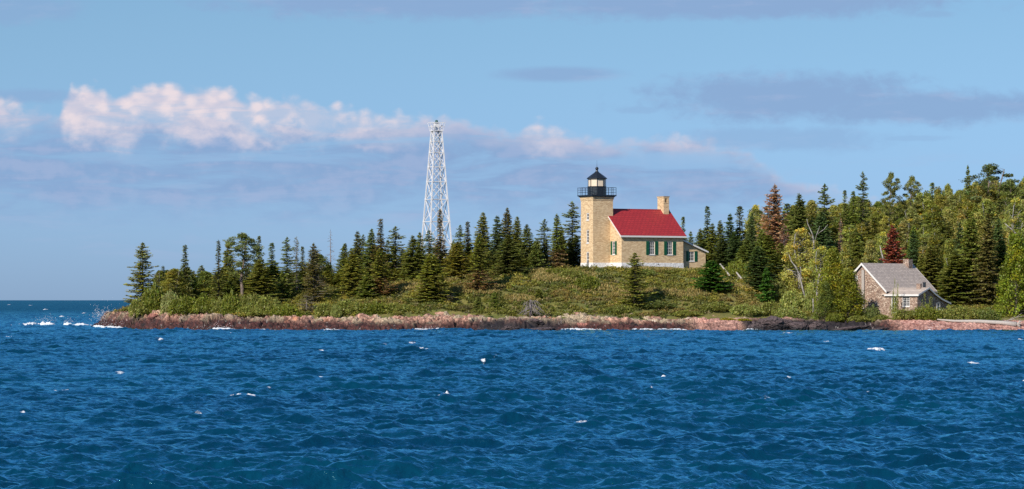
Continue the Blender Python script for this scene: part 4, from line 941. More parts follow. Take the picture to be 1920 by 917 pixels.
#PART4
# ------------------------------------------------------------------ trees one can point at
TREES = [
 # px, top py, Y, model, half width px, colour, label
 (268, 454, 441, 'spruce_open', 25, 'olive', 'irregular spruce with open branches standing alone at the tip of the point'),
 (306, 498, 455, 'spruce_spire2', 9, 'dark', 'small dark spruce top just right of the outermost spruce on the point'),
 (327, 503, 450, 'aspen2', 22, 'olive', 'leafy tree with a pale forked trunk near the end of the point'),
 (347, 459, 456, 'spruce_club', 12, 'dark', 'slender dark spruce rising alone from leafy trees near the end of the point'),
 (384, 508, 458, 'aspen', 24, 'mid', 'rounded green leafy tree between two slender spruces on the point'),
 (410, 450, 447, 'spruce_spire2', 10, 'dark', 'very thin spruce with a bare pale lower trunk left of the big pine'),
 (428, 452, 456, 'spruce_dense2', 17, 'olive', 'dense olive spruce touching the left side of the big pine'),
 (455, 435, 448, 'pine', 32, 'pine', 'big clumpy pine with a long bare grey trunk on the point'),
 (486, 441, 458, 'spruce_spire', 10, 'dark', 'pointed dark spire right behind the big pine'),
 (487, 487, 441, 'spruce_dense3', 26, 'olive', 'broad bushy spruce at the right foot of the big pine'),
 (510, 454, 455, 'spruce_spire', 13, 'mid', 'narrow spruce with a needle-thin tip right of the big pine'),
 (538, 443, 446, 'spruce_open2', 15, 'dark', 'open-crowned spruce with tufted branches left of the brown spruce'),
 (556, 442, 449, 'spruce_dying2', 12, 'brownish', 'thinning purplish brown spruce with a full pointed top'),
 (567, 461, 453, 'spruce_spire', 9, 'dark', 'slim dark spruce close against the thinning brown spruce'),
 (530, 505, 444, 'spruce_young2', 15, 'mid', 'small blue-green spruce at the foot of the open-crowned spruce'),
 (588, 455, 438, 'spruce_dying', 24, 'brownish', 'spruce with a bare dead tip and brownish lower boughs above the grey dead bush'),
 (620, 428, 462, 'snag_bare', 14, 'grey', 'tall bare grey dead conifer skeleton standing against the sky'),
 (598, 476, 461, 'aspen', 22, 'mid', 'rounded leafy crown under the bare grey dead conifer'),
 (647, 455, 464, 'spruce_spire', 10, 'mid', 'small pointed spruce just right of the bare dead conifer'),
 (670, 433, 462, 'spruce_dense2', 15, 'dark', 'first of the tall spruces right of the bare dead conifer'),
 (681, 438, 465, 'spruce_open2', 13, 'dark', 'feathery spruce squeezed between two taller dark spruces'),
 (697, 428, 460, 'spruce_dense', 15, 'dark', 'dark spruce left of the club-topped spruce'),
 (714, 410, 459, 'spruce_club', 13, 'brownish', 'tall spruce with a brownish club-shaped top'),
 (727, 449, 464, 'spruce_spire', 9, 'mid', 'short spruce tip in the gap beside the club-topped spruce'),
 (741, 423, 460, 'spruce_open2', 20, 'dark', 'tall tiered spruce last before the dip in front of the lattice tower'),
 (712, 465, 438, 'spruce_brownlow', 24, 'olive', 'large olive spruce with layered boughs in front of the club-topped spruce'),
 (660, 470, 440, 'spruce_dense3', 22, 'olive', 'full olive spruce standing forward on the grassy slope left of the clearing'),
 (690, 512, 437, 'spruce_young', 22, 'mid', 'low wide spruce on the slope below the tan clearing'),
 (774, 441, 452, 'spruce_dense3', 20, 'olive', 'wide olive spruce left of the foot of the lattice tower'),
 (787, 435, 466, 'spruce_dense2', 13, 'mid', 'spruce tip touching the left leg of the lattice tower'),
 (825, 392, 456, 'spruce_spire2', 11, 'brownish', 'slim spire rising in the middle of the lattice tower'),
 (804, 430, 452, 'spruce_open2', 15, 'dark', 'dark spruce covering the left foot of the lattice tower'),
 (808, 474, 434, 'spruce_dense', 27, 'olive', 'big spruce in front of the tower foot with a dark shaded right side'),
 (806, 520, 434, 'spruce_young2', 24, 'dark', 'low dark ragged spruce on the slope below the lattice tower'),
 (863, 420, 462, 'spruce_open2', 13, 'mid', 'light-tipped spruce first to the right of the lattice tower'),
 (877, 415, 465, 'spruce_club', 12, 'brownish', 'brown-tipped spruce second to the right of the lattice tower'),
 (858, 452, 446, 'spruce_dense3', 22, 'olive', 'olive spruce standing just in front of the right foot of the lattice tower'),
 (906, 397, 460, 'spruce_dense', 18, 'dark', 'tall pointed dark spruce midway between lattice tower and lighthouse'),
 (898, 440, 437, 'spruce_brownlow', 24, 'olive', 'forward spruce with pinkish brown dead lower boughs'),
 (932, 404, 459, 'spruce_dense2', 17, 'blue', 'broad dark blue-green spruce in the middle of the dense dark clump'),
 (951, 389, 465, 'spruce_dense3', 18, 'brownish', 'tallest brownish-topped spruce of the dark clump left of the lighthouse'),
 (970, 405, 461, 'spruce_dense', 15, 'dark', 'dark spruce right of the tallest brownish-topped one'),
 (988, 420, 458, 'spruce_dense3', 19, 'dark', 'shorter full spruce at the right end of the dark clump'),
 (952, 440, 446, 'spruce_dense3', 25, 'dark', 'dense near-black spruce at the front of the dark clump'),
 (1004, 450, 456, 'spruce_young', 18, 'dark', 'low rounded spruce in the gap left of the fir pair'),
 (1021, 409, 462, 'spruce_open2', 15, 'dark', 'spruce with tufted top left of the brown-skirted one'),
 (1044, 400, 458, 'spruce_brownlow', 17, 'mid', 'spruce with a rusty brown dead skirt near the lighthouse'),
 (1053, 425, 461, 'spruce_dense2', 12, 'dark', 'short spruce between the brown-skirted one and the tall one by the tower'),
 (1073, 376, 464, 'spruce_open2', 20, 'dark', 'tall open spruce standing right beside the brick lighthouse tower'),
 (1080, 440, 463, 'spruce_dense', 16, 'dark', 'dark spruce partly hidden behind the left edge of the brick tower'),
 (1190, 473, 430, 'spruce_open', 24, 'olive', 'lone spruce on the slope in front of the red-roofed house'),
 (1281, 405, 480, 'spruce_spire', 9, 'dark', 'pointed spruce peeking over the right end of the red roof'),
 (1295, 433, 478, 'spruce_dense2', 10, 'mid', 'small spruce directly behind the annex roof'),
 (1313, 428, 476, 'spruce_dense3', 15, 'mid', 'green spruce behind the right corner of the annex'),
 (1326, 385, 480, 'spruce_spire', 12, 'dark', 'tall thin spire behind the annex'),
 (1336, 418, 470, 'spruce_dense2', 14, 'mid', 'full green spruce just right of the annex wall'),
 (1350, 412, 474, 'spruce_dense', 14, 'dark', 'dark spruce second from the annex wall'),
 (1369, 400, 472, 'spruce_dense2', 15, 'blue', 'blue-green spruce left of the sharp tall pair'),
 (1387, 385, 474, 'spruce_spire', 15, 'dark', 'tall sharp spruce in the row right of the annex'),
 (1410, 397, 470, 'spruce_dense', 12, 'blue', 'near-black narrow spruce left of the pale aspen top'),
 (1417, 384, 484, 'birch', 22, 'light', 'pale leafy treetop left of the rust-brown spruce'),
 (1453, 345, 476, 'spruce_dying', 34, 'brown', 'tall dead spruce with rust-brown needles towering over the wood edge'),
 (1470, 420, 466, 'spruce_dying2', 20, 'redbrown', 'lower brown dead spruce leaning into the birch leaves'),
 (1499, 363, 476, 'spruce_dense3', 25, 'dark', 'broad dark spruce right of the rust-brown dead one'),
 (1546, 343, 478, 'spruce_open2', 20, 'dark', 'dark spruce with tiered top above the bare white branches'),
 (1540, 395, 466, 'spruce_dense', 24, 'blue', 'wide near-black spruce behind the forked white branches'),
 (1522, 375, 481, 'aspen', 22, 'light', 'leafy crown between the two dark tiered spruces'),
 (1584, 355, 486, 'spruce_spire', 9, 'dark', 'thin dark spire behind the wood right of the tiered spruce'),
 (1600, 357, 484, 'spruce_spire', 11, 'mid', 'mid-green spire beside the thin dark one'),
 (1618, 320, 490, 'spruce_open2', 14, 'dark', 'tall ragged spruce silhouetted above the light green wood'),
 (1576, 405, 468, 'spruce_dying2', 9, 'redbrown', 'narrow rust-coloured dead spruce among light green aspens'),
 (1671, 321, 496, 'pine', 17, 'dark', 'wind-swept pine top flagging to the right above the wood'),
 (1710, 328, 497, 'pine', 17, 'dark', 'second wind-swept pine top right of the first flagged one'),
 (1748, 341, 500, 'spruce_spire', 12, 'light', 'pale green pointed top between the flagged pine and the hill crest'),
 (1815, 309, 506, 'spruce_dense2', 9, 'mid', 'spruce tip on the crest left of the highest pine'),
 (1857, 306, 502, 'pine2', 44, 'pine', 'highest spreading pine with dark clumps on the hill crest'),
 (1893, 334, 500, 'pine', 22, 'dark', 'dark pine leaning right of the highest pine'),
 (1925, 330, 500, 'aspen3', 26, 'light', 'light leafy treetop at the far right of the crest'),
 (1880, 372, 492, 'pine2', 26, 'dark', 'dark shaded pine crown under the highest pine'),
 (1673, 422, 450, 'red_tree', 40, 'red', 'deep red cone-shaped tree behind the cottage roof'),
 (1655, 435, 460, 'birch', 18, 'light', 'yellow-leaved birch with a pale trunk left of the red tree'),
 (1421, 460, 441, 'spruce_dense', 25, 'blue', 'dark blue-green spruce standing forward on the slope right of the poles'),
 (1436, 500, 434, 'spruce_young2', 17, 'young', 'small green spruce in front of the blue-green one'),
 (1440, 440, 452, 'spruce_dense2', 22, 'mid', 'full spruce behind the blue-green forward one'),
 (1336, 487, 438, 'spruce_young', 33, 'young', 'fresh green young spruce below the annex corner'),
 (928, 545, 428, 'spruce_young2', 12, 'mid', 'tiny spruce in the shrubs left of the broken stump'),
 (1010, 540, 432, 'spruce_young', 11, 'mid', 'tiny green spruce on the slope just right of the broken stump'),
 (897, 555, 427, 'spruce_young', 11, 'dark', 'tiny dark spruce among shrubs below the brown-boughed spruce'),
 (1562, 466, 428, 'cedar', 38, 'bright', 'yellow-tipped bright cedar between the white birch trunks and the cottage'),
 (1592, 508, 424, 'cedar2', 36, 'bright', 'rounded dark-sided cedar hiding the left corner of the cottage'),
 (1548, 530, 424, 'cedar2', 24, 'mid', 'shaded green cedar at the foot of the white birch trunks'),
 (1905, 438, 429, 'cedar2', 38, 'lime', 'bright lime green cedar at the right end of the beach'),
 (1930, 470, 433, 'cedar', 36, 'lime', 'second lime green cedar cut by the right edge'),
 (1906, 372, 458, 'birch', 32, 'light', 'birch with white forked limbs above the lime green cedar'),
 (1503, 428, 434.5, 'birch', 36, 'light', 'sunlit birch with yellow-green leaves over the bank'),
 (1542, 462, 431, 'birch', 28, 'light', 'yellowing birch crown right of the tall white trunk'),
 (1822, 397, 448, 'spruce_dense', 24, 'mid', 'tall dense spruce right of the cottage with pale green tips'),
 (1853, 400, 445, 'spruce_dense2', 22, 'brownish', 'tall brownish-green spruce next to the lime green cedar'),
 (1873, 408, 450, 'spruce_dense', 17, 'blue', 'dark spruce in shadow between the brownish spruce and lime cedar'),
 (1799, 416, 455, 'spruce_dense', 15, 'blue', 'blue-green spruce tip inside the light green wood right of the cottage'),
 (1790, 470, 446, 'spruce_dense3', 30, 'mid', 'wide spruce directly right of the cottage chimney'),
 (1745, 460, 452, 'spruce_dense', 24, 'dark', 'dark spruce behind the right end of the cottage roof'),
 (1712, 432, 460, 'spruce_dense2', 15, 'blue', 'blue-green spruce right behind the deep red tree'),
 (1606, 440, 460, 'spruce_dense2', 17, 'mid', 'green spruce behind the left gable of the cottage'),
 (1585, 455, 452, 'aspen4', 20, 'light', 'yellow-green leafy tree above the bright cedar'),
 (1632, 450, 456, 'aspen4', 22, 'pale', 'pale leafy tree rising behind the cottage gable peak'),
]
for i, t in enumerate(TREES):
    plant(*t)
plant(575, 552, 430.5, 'snag_needled', 25, 'grey', 'grey dead spreading conifer at the shore edge', name='dead_conifer')
plant(846, 548, 433, 'snag_needled', 16, 'grey', 'low grey dead bush beside the dark ragged spruce', name='dead_conifer')
# bare white birch stems on the bank
def bare_birch(ptsl, Y, rads, twigs, label, seed=1):
    m = MB(); r = random.Random(seed); Z0 = [np.array((wx(a, Y), Y+i*.05, wz(b, Y))) for i, (a, b) in enumerate(ptsl)]; o3 = Z0[0].copy()
    m.path([p-o3 for p in Z0], rads, 7)
    for tw_ in twigs:
        q = [np.array((wx(a, Y), Y-.1*j, wz(b, Y)))-o3 for j, (a, b) in enumerate(tw_)]; m.path(q, [rads[-2]*.9*(1-.6*j/len(q)) for j in range(len(q))], 5)
    o = m.build('trunk', M['birchbark'], None, True)
    e = empty('birch_tree', tuple(o3), 0, label=label, cat='tree'); o.parent = e; return e
bare_birch([(1511, 560), (1506, 545), (1499, 515), (1492, 500), (1484, 490), (1479, 476)], 430.5, [.13, .12, .10, .08, .06, .03], [[(1497, 512), (1488, 509), (1477, 505)], [(1499, 515), (1502, 508), (1500, 500)]], 'leaning bare white birch stem forking over the shrubs on the bank', 1)
bare_birch([(1528, 590), (1527, 540), (1526, 500), (1526, 458), (1524, 440), (1515, 420), (1513, 410)], 433, [.16, .13, .11, .10, .075, .05, .025], [[(1526, 458), (1531, 440), (1537, 424)], [(1524, 448), (1516, 436)], [(1531, 440), (1545, 430), (1552, 421)]], 'tall white birch trunk with two bare forked limbs against dark spruce', 2)
bare_birch([(1534, 600), (1533, 545), (1536, 520), (1540, 507)], 429, [.24, .22, .19, .14], [[(1535, 525), (1545, 518), (1553, 513)]], 'broken thick grey-white birch trunk with one short side limb', 3)
bare_birch([(1524, 603), (1520, 592), (1518, 588)], 427.5, [.18, .14, .06], [[(1523, 600), (1525, 575), (1524, 560)], [(1525, 600), (1537, 575), (1538, 565)]], 'cluster of short white stems at the base of the birches', 4)
bare_birch([(1540, 577), (1552, 583), (1561, 579)], 424.5, [.06, .05, .02], [], 'thin curved white branch hanging in front of the shaded cedar', 5)
bare_birch([(1906, 478), (1905, 455), (1907, 440), (1900, 432), (1890, 424), (1884, 418)], 452, [.19, .16, .13, .10, .07, .03], [[(1907, 440), (1914, 428), (1917, 418)], [(1900, 432), (1896, 420)]], 'white forked birch trunk showing above the lime green cedar', 6)
bare_birch([(1661, 500), (1656, 485), (1652, 470), (1650, 460)], 455, [.14, .12, .09, .04], [], 'slanting pale trunk behind the cottage ridge left of the red tree', 7)

# ------------------------------------------------------------------ trees nobody tells apart
def canopy(px): return np.interp(px, [1330, 1400, 1450, 1500, 1560, 1600, 1650, 1700, 1750, 1800, 1850, 1920, 1980], [425, 402, 388, 382, 382, 368, 372, 362, 352, 338, 330, 338, 345])
rf_ = random.Random(21)
def free(px, topy, Y):     # keep clear of the houses and the view onto them
    X = wx(px, Y)
    for (ox, oy, a, u0, u1, v0, v1) in FOOT:
        u = (X-ox)*math.cos(a)+(Y-oy)*math.sin(a); v = -(X-ox)*math.sin(a)+(Y-oy)*math.cos(a)
        if u0-1.2 < u < u1+1.2 and v0-1.2 < v < v1+1.2: return False
    return not ((1595 < px < 1770 and Y < 447) or (1635 < px < 1712 and Y < 468 and topy > 395))
rowsR = [(522, 8, .97, 15), (512, 8, .95, 17), (500, 20, .95, 19), (489, 36, .92, 20), (478, 54, .85, 20), (468, 74, .7, 22), (459, 98, .6, 23), (451, 124, .5, 24)]
for Y0, dy_, plight, st in rowsR:
    px = 1405+rf_.uniform(0, 15)
    while px < 1985:
        Yt = Y0+rf_.uniform(-4, 4); top_ = canopy(px)+dy_+rf_.uniform(-9, 13)
        if free(px, top_, Yt) and not (px < 1500 and Y0 < 462) :
            if rf_.random() < plight and not (px < 1480 and rf_.random() < .5):
                plant(px, top_, Yt, rf_.choice(['aspen', 'aspen2', 'aspen3', 'aspen4']), rf_.uniform(17, 26), rf_.choice(['light', 'light', 'pale', 'olive', 'light', 'pale', 'mid']), 'light green leafy tree in the dense mixed wood on the hill behind the cottage', 'leafy trees in the wood on the right hill')
            else:
                plant(px, top_-6, Yt, rf_.choice(['spruce_dense', 'spruce_dense2', 'spruce_spire']), rf_.uniform(13, 19), rf_.choice(['dark', 'mid', 'mid', 'olive']), 'dark green spruce mixed in among the light leafy trees on the right hill', 'spruces in the wood on the right hill')
        px += rf_.uniform(st*.8, st*1.5)
# wood edge between the annex and the birches
for px, ty, Y in [(1355, 440, 465), (1378, 436, 464), (1400, 445, 462), (1428, 430, 466), (1392, 460, 458), (1465, 455, 458), (1320, 450, 472), (1480, 470, 452)]:
    plant(px, ty, Y, rf_.choice(['spruce_dense', 'spruce_dense3', 'spruce_dense2']), rf_.uniform(14, 20), rf_.choice(['dark', 'blue', 'mid']), 'dark spruce in the close row between the annex and the birches', 'spruces between the annex and the birches')
# the grove on the point
for (p0, p1, st, Y0, t0, t1, kinds, hw, cols, la, gp) in [
    (300, 640, 14, 464, 492, 512, ['spruce_dense', 'aspen', 'spruce_dense3', 'aspen2'], (13, 20), ['dark', 'mid', 'olive'], 'low tree filling the shaded grove on the point behind taller spruces', 'trees filling the grove on the point'),
    (420, 640, 17, 452, 505, 530, ['spruce_dense3', 'aspen4', 'spruce_dense'], (14, 20), ['olive', 'mid', 'mid'], 'low tree filling the shaded grove on the point behind taller spruces', 'trees filling the grove on the point'),
    (645, 850, 15, 468, 456, 478, ['spruce_dense', 'spruce_dense2', 'spruce_dense3'], (13, 18), ['dark', 'dark', 'mid'], 'dark spruce in the close stand around the foot of the lattice tower', 'spruces standing close round the lattice tower'),
    (640, 800, 24, 456, 488, 505, ['spruce_dense', 'spruce_dense3'], (14, 19), ['olive', 'mid'], 'dark spruce in the close stand around the foot of the lattice tower', 'spruces standing close round the lattice tower'),
    (850, 1085, 15, 468, 440, 462, ['spruce_dense', 'spruce_dense2', 'spruce_dense3'], (13, 18), ['dark', 'blue', 'mid'], 'dark spruce in the thick stand left of the brick tower', 'spruces in the thick stand left of the lighthouse'),
    (860, 1000, 26, 455, 470, 488, ['spruce_dense', 'spruce_dense3'], (14, 19), ['dark', 'olive'], 'dark spruce in the thick stand left of the brick tower', 'spruces in the thick stand left of the lighthouse')]:
    px = p0
    while px < p1:
        if not (675 < px < 705 and Y0 < 460): plant(px, rf_.uniform(t0, t1), Y0+rf_.uniform(-3, 3), rf_.choice(kinds), rf_.uniform(*hw), rf_.choice(cols), la, gp)
        px += rf_.uniform(st*.8, st*1.25)

BU = [(288, 528, 437, 24, 'bright', 'upright yellow-green bush right behind the lone spruce on the point'), (262, 556, 436.5, 20, 'olive', 'low bush at the foot of the outermost spruce'),
 (345, 550, 431, 27, 'bright', 'rounded bright green bush on the rocks of the point'), (388, 552, 430, 24, 'bright', 'second rounded bright green bush on the rocks of the point'), (318, 540, 434, 16, 'pale', 'pale willowy bush between the two bright bushes on the point'),
 (410, 556, 429, 18, 'olive', 'darker green bush left of the upright bush under the pine'), (433, 543, 426.5, 19, 'bright', 'tall upright bright bush under the big pine'), (475, 547, 433, 26, 'olive', 'broad olive bush right of the big pine trunk'),
 (505, 553, 431, 26, 'olive', 'olive bush at the foot of the narrow spruce'), (470, 572, 425.5, 26, 'olive', 'low spreading bush just above the rocks right of the upright bush'), (535, 568, 426, 30, 'bright', 'yellow-green low bush left of the grey dead conifer'),
 (615, 565, 427, 24, 'olive', 'low bush right of the grey dead conifer'), (655, 560, 428, 30, 'olive', 'wide low bush left of the sunlit pale sprig'), (630, 568, 425, 10, 'light', 'small pale sunlit bush above the pink rocks'),
 (700, 563, 428, 34, 'bright', 'wide olive bush below the low wide spruce'), (745, 566, 428, 28, 'olive', 'bush left of the dark ragged spruce on the slope'), (870, 570, 427, 22, 'brownish', 'brownish low bush right of the dark ragged spruce'),
 (968, 503, 449, 16, 'olive', 'rounded bush at the edge of the dark clump above the bare rock patch'), (1045, 500, 446, 26, 'bright', 'bright bush left of the tower foundation'), (1075, 503, 443, 26, 'olive', 'olive bush just below the tower foundation'),
 (1128, 500, 448, 12, 'dark', 'small dark juniper against the white foundation of the tower'), (1100, 512, 438, 24, 'bright', 'yellow-green bush on the slope below the brick tower'), (1215, 503, 446, 18, 'mid', 'green bush against the white foundation behind the lone spruce'),
 (1262, 503, 448, 26, 'olive', 'bush along the white foundation under the right window'), (1310, 501, 446, 20, 'bright', 'bright bush at the foot of the annex wall'), (1352, 497, 447, 20, 'bright', 'bright bush on the bank just right of the annex'),
 (1385, 485, 452, 26, 'bright', 'big bright leafy bush behind the leaning poles'), (1230, 562, 431, 34, 'dark', 'dark juniper mat right of the lone spruce'), (1160, 570, 428, 26, 'olive', 'low bush left of the lone spruce foot'),
 (1465, 520, 437, 28, 'olive', 'tall grey-green bush right of the forward spruces'), (1490, 540, 433, 26, 'light', 'pale bushy willow under the leaning white stem'), (1450, 562, 428, 26, 'olive', 'olive bush above the dark rock hump'),
 (1480, 572, 425, 28, 'light', 'pale green bush left of the white birch bases'), (1400, 568, 427, 30, 'light', 'pale green spreading bush above the yellow flowers'), (1340, 565, 429, 30, 'olive', 'olive bush below the fresh green young spruce'),
 (1522, 530, 430, 16, 'light', 'leafy sprouts around the white birch stems'), (1290, 580, 426, 26, 'olive', 'low bush above the left end of the pebble beach'), (1635, 570, 423, 16, 'dark', 'dark bush at the foot of the cottage gable'),
 (1652, 588, 420.5, 16, 'olive', 'small bush on the bank in front of the cottage corner'), (1678, 540, 424.6, 9, 'light', 'climbing vine in front of the cottage door'), (1700, 577, 420.5, 24, 'olive', 'rounded bush in front of the cottage window'),
 (1735, 570, 420.5, 26, 'bright', 'bigger yellow-tipped bush in front of the cottage wing'), (1738, 545, 422.5, 12, 'olive', 'climbing bush on the shaded gable of the cottage wing'), (1775, 572, 421.5, 26, 'olive', 'olive bush right of the cottage wing'),
 (1812, 572, 423, 26, 'olive', 'olive bush under the tall spruces right of the cottage'), (1850, 575, 423, 24, 'mid', 'green bush left of the lime green cedar'), (1365, 596, 421, 14, 'yellow', 'yellow flowering patch at the left end of the dark rocks'), (1395, 598, 421, 13, 'yellow', 'yellow flowering patch right beside the dark rock hump'),
 (1680, 515, 424.4, 6, 'light', 'thin vine top reaching the cottage eave'), (1565, 585, 421, 16, 'bright', 'low yellowish bush on the bank under the bright cedar'), (1610, 590, 420.5, 20, 'olive', 'low bush between the cedar and the cottage bank')]
for px, ty, Y, hw, col, la in BU: bush(px, ty, Y, hw, col, la, me=VINE if 'vine' in la or 'climbing' in la else None)

# ------------------------------------------------------------------ sky, sun, camera
EL = R(33); sh = np.array((-.573, -.82)); SUN = np.array((sh[0]*math.cos(EL), sh[1]*math.cos(EL), math.sin(EL)))
world = bpy.data.worlds.new('World'); bpy.context.scene.world = world; world.use_nodes = True; n = N(world.node_tree)
bg = n.n['Background']; sky = n.new('ShaderNodeTexSky', sky_type='NISHITA'); sky.sun_disc = False; sky.sun_elevation = EL
sky.sun_rotation = math.atan2(sh[0], sh[1]); sky.air_density = 1.0; sky.dust_density = .3; sky.ozone_density = 2.5; sky.altitude = 200
tc = n.new('ShaderNodeTexCoord').outputs['Generated']; sp = n.new('ShaderNodeSeparateXYZ'); n.put(sp.inputs[0], tc)
az = n.m('ARCTAN2', sp.outputs[0], sp.outputs[1]); el = n.m('ARCSINE', sp.outputs[2])
A_ = n.m('MULTIPLY', az, 57.2958); E_ = n.m('MULTIPLY', el, 57.2958)        # degrees
def vec(sa, se, off=0.):
    cv = n.new('ShaderNodeCombineXYZ'); n.put(cv.inputs[0], n.m('MULTIPLY', A_, sa)); n.put(cv.inputs[1], n.m('MULTIPLY', E_, se)); cv.inputs[2].default_value = off; return cv.outputs[0]
def P2(px, py): return math.degrees((px-960)/6000.), math.degrees((562-py)/6000.)
skyc = sky.outputs[0]
low = n.mapr(E_, -.5, 6., 0, 1); hi_ = n.mapr(E_, 6., 30., 0, 1)
t0 = n.mix(low, (.36, .575, 1.18), (.515, .68, .88)); t0 = n.mix(hi_, t0, (.78, 1.0, 1.2))
skyc = n.mix(1., skyc, t0, 'MULTIPLY')
K = 10.0
shade_c = tuple(c*K for c in (.245, .385, .625)); lit_c = tuple(c*K for c in (.80, .70, .74)); mid_c = tuple(c*K for c in (.38, .465, .68))
wob = n.m('SUBTRACT', n.noise(vec(1.1, 2.2), 1., 6, .62), .5); fine = n.m('SUBTRACT', n.noise(vec(3.2, 4.6, 3.), 1., 6, .6, .4), .5)
def blob(px, py, hw, hh, warp=1.3, f=.8, lo=.5, hi=1.3):
    a, e = P2(px, py); hw = math.degrees(hw/6000.); hh = math.degrees(hh/6000.)
    x = n.m('DIVIDE', n.m('SUBTRACT', A_, a), hw); y = n.m('DIVIDE', n.m('SUBTRACT', E_, e), hh)
    d = n.m('SQRT', n.m('ADD', n.m('MULTIPLY', x, x), n.m('MULTIPLY', y, y)))
    d = n.m('ADD', d, n.m('MULTIPLY', wob, warp)); d = n.m('ADD', d, n.m('MULTIPLY', fine, f)); return n.mapr(d, lo, hi, 1, 0)
def mx(*a):
    o = a[0]
    for b in a[1:]: o = n.m('MAXIMUM', o, b)
    return o
# long cumulus bank: the top edge follows a profile in azimuth, the foot dissolves
def fcurve(pts, src, lo, hi):
    nd = n.new('ShaderNodeFloatCurve'); n.put(nd.inputs['Value'], n.mapr(src, lo, hi, 0, 1, False)); cu = nd.mapping.curves[0]
    while len(cu.points) < len(pts): cu.points.new(.5, .5)
    for p, (x, y) in zip(cu.points, sorted(pts)): p.location = (x, y); p.handle_type = 'AUTO'
    nd.mapping.update(); return nd.outputs[0]
pr = [(-700, 260), (-300, 230), (0, 190), (60, 200), (118, 215), (132, 170), (185, 165), (215, 182), (290, 152), (350, 160), (430, 165), (480, 185), (540, 182), (620, 195), (690, 208), (800, 218), (880, 225), (960, 243), (1010, 228), (1060, 240), (1150, 262), (1290, 256), (1380, 275), (1440, 310), (1520, 345), (1700, 380), (2200, 400)]
a0, a1 = P2(-700, 0)[0], P2(2200, 0)[0]
top = fcurve([((P2(px, 0)[0]-a0)/(a1-a0), P2(0, py)[1]/6.) for px, py in pr], A_, a0, a1); top = n.m('MULTIPLY', top, 6.)
puff = n.m('SUBTRACT', n.noise(vec(2.4, 3.2, 7.), 1., 5, .55, .2), .5)
vo = n.new('ShaderNodeTexVoronoi', feature='SMOOTH_F1'); n.put(vo.inputs['Vector'], vec(3.4, 4.2, 1.)); vo.inputs['Scale'].default_value = 1.; vo.inputs['Smoothness'].default_value = .35
topw = n.m('ADD', top, n.m('MULTIPLY', puff, .42)); topw = n.m('SUBTRACT', topw, n.m('MULTIPLY', n.m('SUBTRACT', vo.outputs['Distance'], .4), .22))
depth = n.m('SUBTRACT', topw, E_)          # degrees below the cloud top
edge = n.mapr(depth, -.06, .20); foot = n.mapr(n.m('ADD', E_, n.m('MULTIPLY', wob, .9)), 1.1, 2.1, .0, 1.0)
lay = n.noise(vec(.42, 2.6, 41.), 1., 6, .6, .5)            # layered interior
lp = [(-700, .4), (-60, .45), (0, .42), (60, .30), (95, .0), (122, .05), (140, .82), (240, .72), (330, .82), (440, .74), (560, .55), (640, .42), (740, .32), (820, .10), (960, .0), (985, .16), (1020, .34), (1070, .18), (1130, .05), (1220, .0), (1260, .16), (1330, .14), (1400, .0), (1600, 0), (2200, .1)]
hlit = fcurve([((P2(px, 0)[0]-a0)/(a1-a0), v) for px, v in lp], A_, a0, a1)
litm = n.mapr(n.m('SUBTRACT', n.m('ADD', hlit, n.m('MULTIPLY', n.m('MULTIPLY', puff, 1.5), n.m('MINIMUM', n.m('MULTIPLY', hlit, 2.), 1.))), depth), -.45, .38)
litm = n.m('MULTIPLY', litm, n.mapr(n.m('ADD', n.m('MULTIPLY', vo.outputs['Distance'], -1.), n.m('MULTIPLY', fine, .9)), -.75, -.15, .6, 1.))
lav = n.m('MULTIPLY', n.mapr(n.m('ADD', lay, n.m('MULTIPLY', puff, .55)), .46, .66), .5)
bodyc = n.mix(lav, shade_c, mid_c)
bodyc = n.mix(litm, bodyc, lit_c)
op = n.m('MULTIPLY', foot, n.mapr(lay, .36, .56, .35, 1.))
skyc = n.mix(n.m('MULTIPLY', edge, mx(op, n.m('MULTIPLY', litm, .95))), skyc, bodyc)
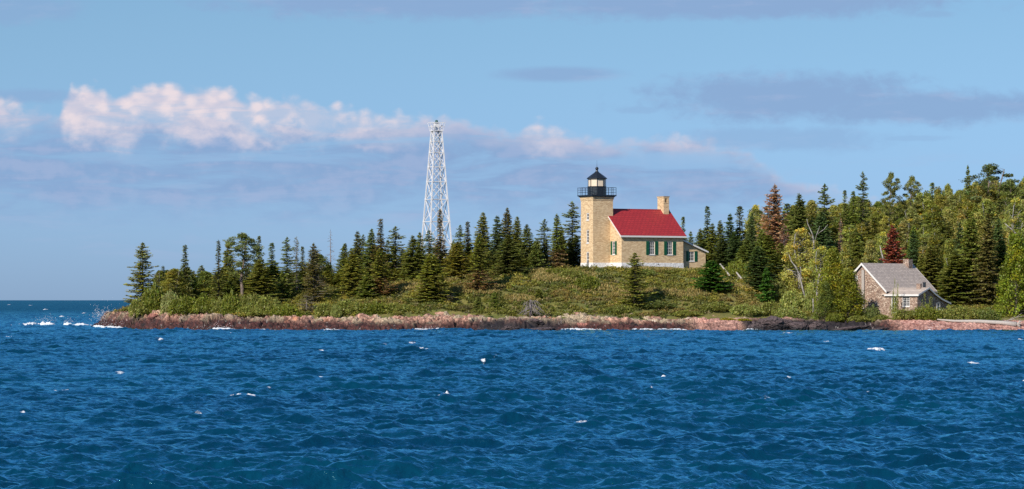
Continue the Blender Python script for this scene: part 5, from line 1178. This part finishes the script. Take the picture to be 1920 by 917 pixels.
flat = mx(n.m('MULTIPLY', blob(1480, 185, 270, 46), .95), n.m('MULTIPLY', blob(1720, 205, 320, 32), .9), n.m('MULTIPLY', blob(1470, 262, 210, 24), .5), n.m('MULTIPLY', blob(1050, 140, 118, 15, .35, .2), .8),
          n.m('MULTIPLY', blob(760, 8, 360, 30), .95), n.m('MULTIPLY', blob(1330, 10, 460, 30), 1.), n.m('MULTIPLY', blob(30, 22, 130, 30), .6), n.m('MULTIPLY', blob(1200, 207, 45, 8), .4), n.m('MULTIPLY', blob(1745, 32, 40, 8), .45), n.m('MULTIPLY', blob(60, 185, 90, 14), .6), n.m('MULTIPLY', blob(1700, 262, 80, 6), .3))
flatc = n.mix(n.mapr(n.noise(vec(.8, 3.4, 21.), 1., 5, .6), .5, .75, 0, .5), tuple(c*K for c in (.25, .395, .635)), mid_c)
skyc = n.mix(flat, skyc, flatc)
wis = n.m('MULTIPLY', n.mapr(n.noise(vec(.45, 3.0, 33.), 1., 5, .6, .3), .5, .75), n.m('MULTIPLY', n.mapr(E_, .3, 1.3), n.mapr(E_, 1.6, 3.2, 1, 0)))
skyc = n.mix(n.m('MULTIPLY', wis, .45), skyc, mid_c)
n.put(bg.inputs[0], skyc); bg.inputs[1].default_value = .10

sun = bpy.data.lights.new('sun', 'SUN'); sun.energy = 5.0; sun.angle = R(.53); sun.color = (1., .92, .80)
so = bpy.data.objects.new('sun', sun); C.objects.link(so); so.location = (-40, -60, 80)
from mathutils import Vector
so.rotation_euler = Vector(tuple(SUN)).to_track_quat('Z', 'Y').to_euler()
cam = bpy.data.cameras.new('camera'); co = bpy.data.objects.new('camera', cam); C.objects.link(co); co.location = (0, 0, CAMH); co.rotation_euler = (R(90), 0, 0)
cam.sensor_width = 36; cam.lens = 36*FPX/1920; cam.shift_y = (HORIZ-458.5)/1920; cam.clip_start = .5; cam.clip_end = 60000
sc = bpy.context.scene; sc.camera = co
sc.view_settings.view_transform = 'Standard'; sc.view_settings.look = 'None'; sc.view_settings.gamma = 1; sc.view_settings.exposure = .06
sc.cycles.max_bounces = 6; sc.cycles.diffuse_bounces = 2; sc.cycles.glossy_bounces = 3; sc.cycles.transmission_bounces = 3; sc.cycles.use_denoising = True; sc.cycles.caustics_reflective = False
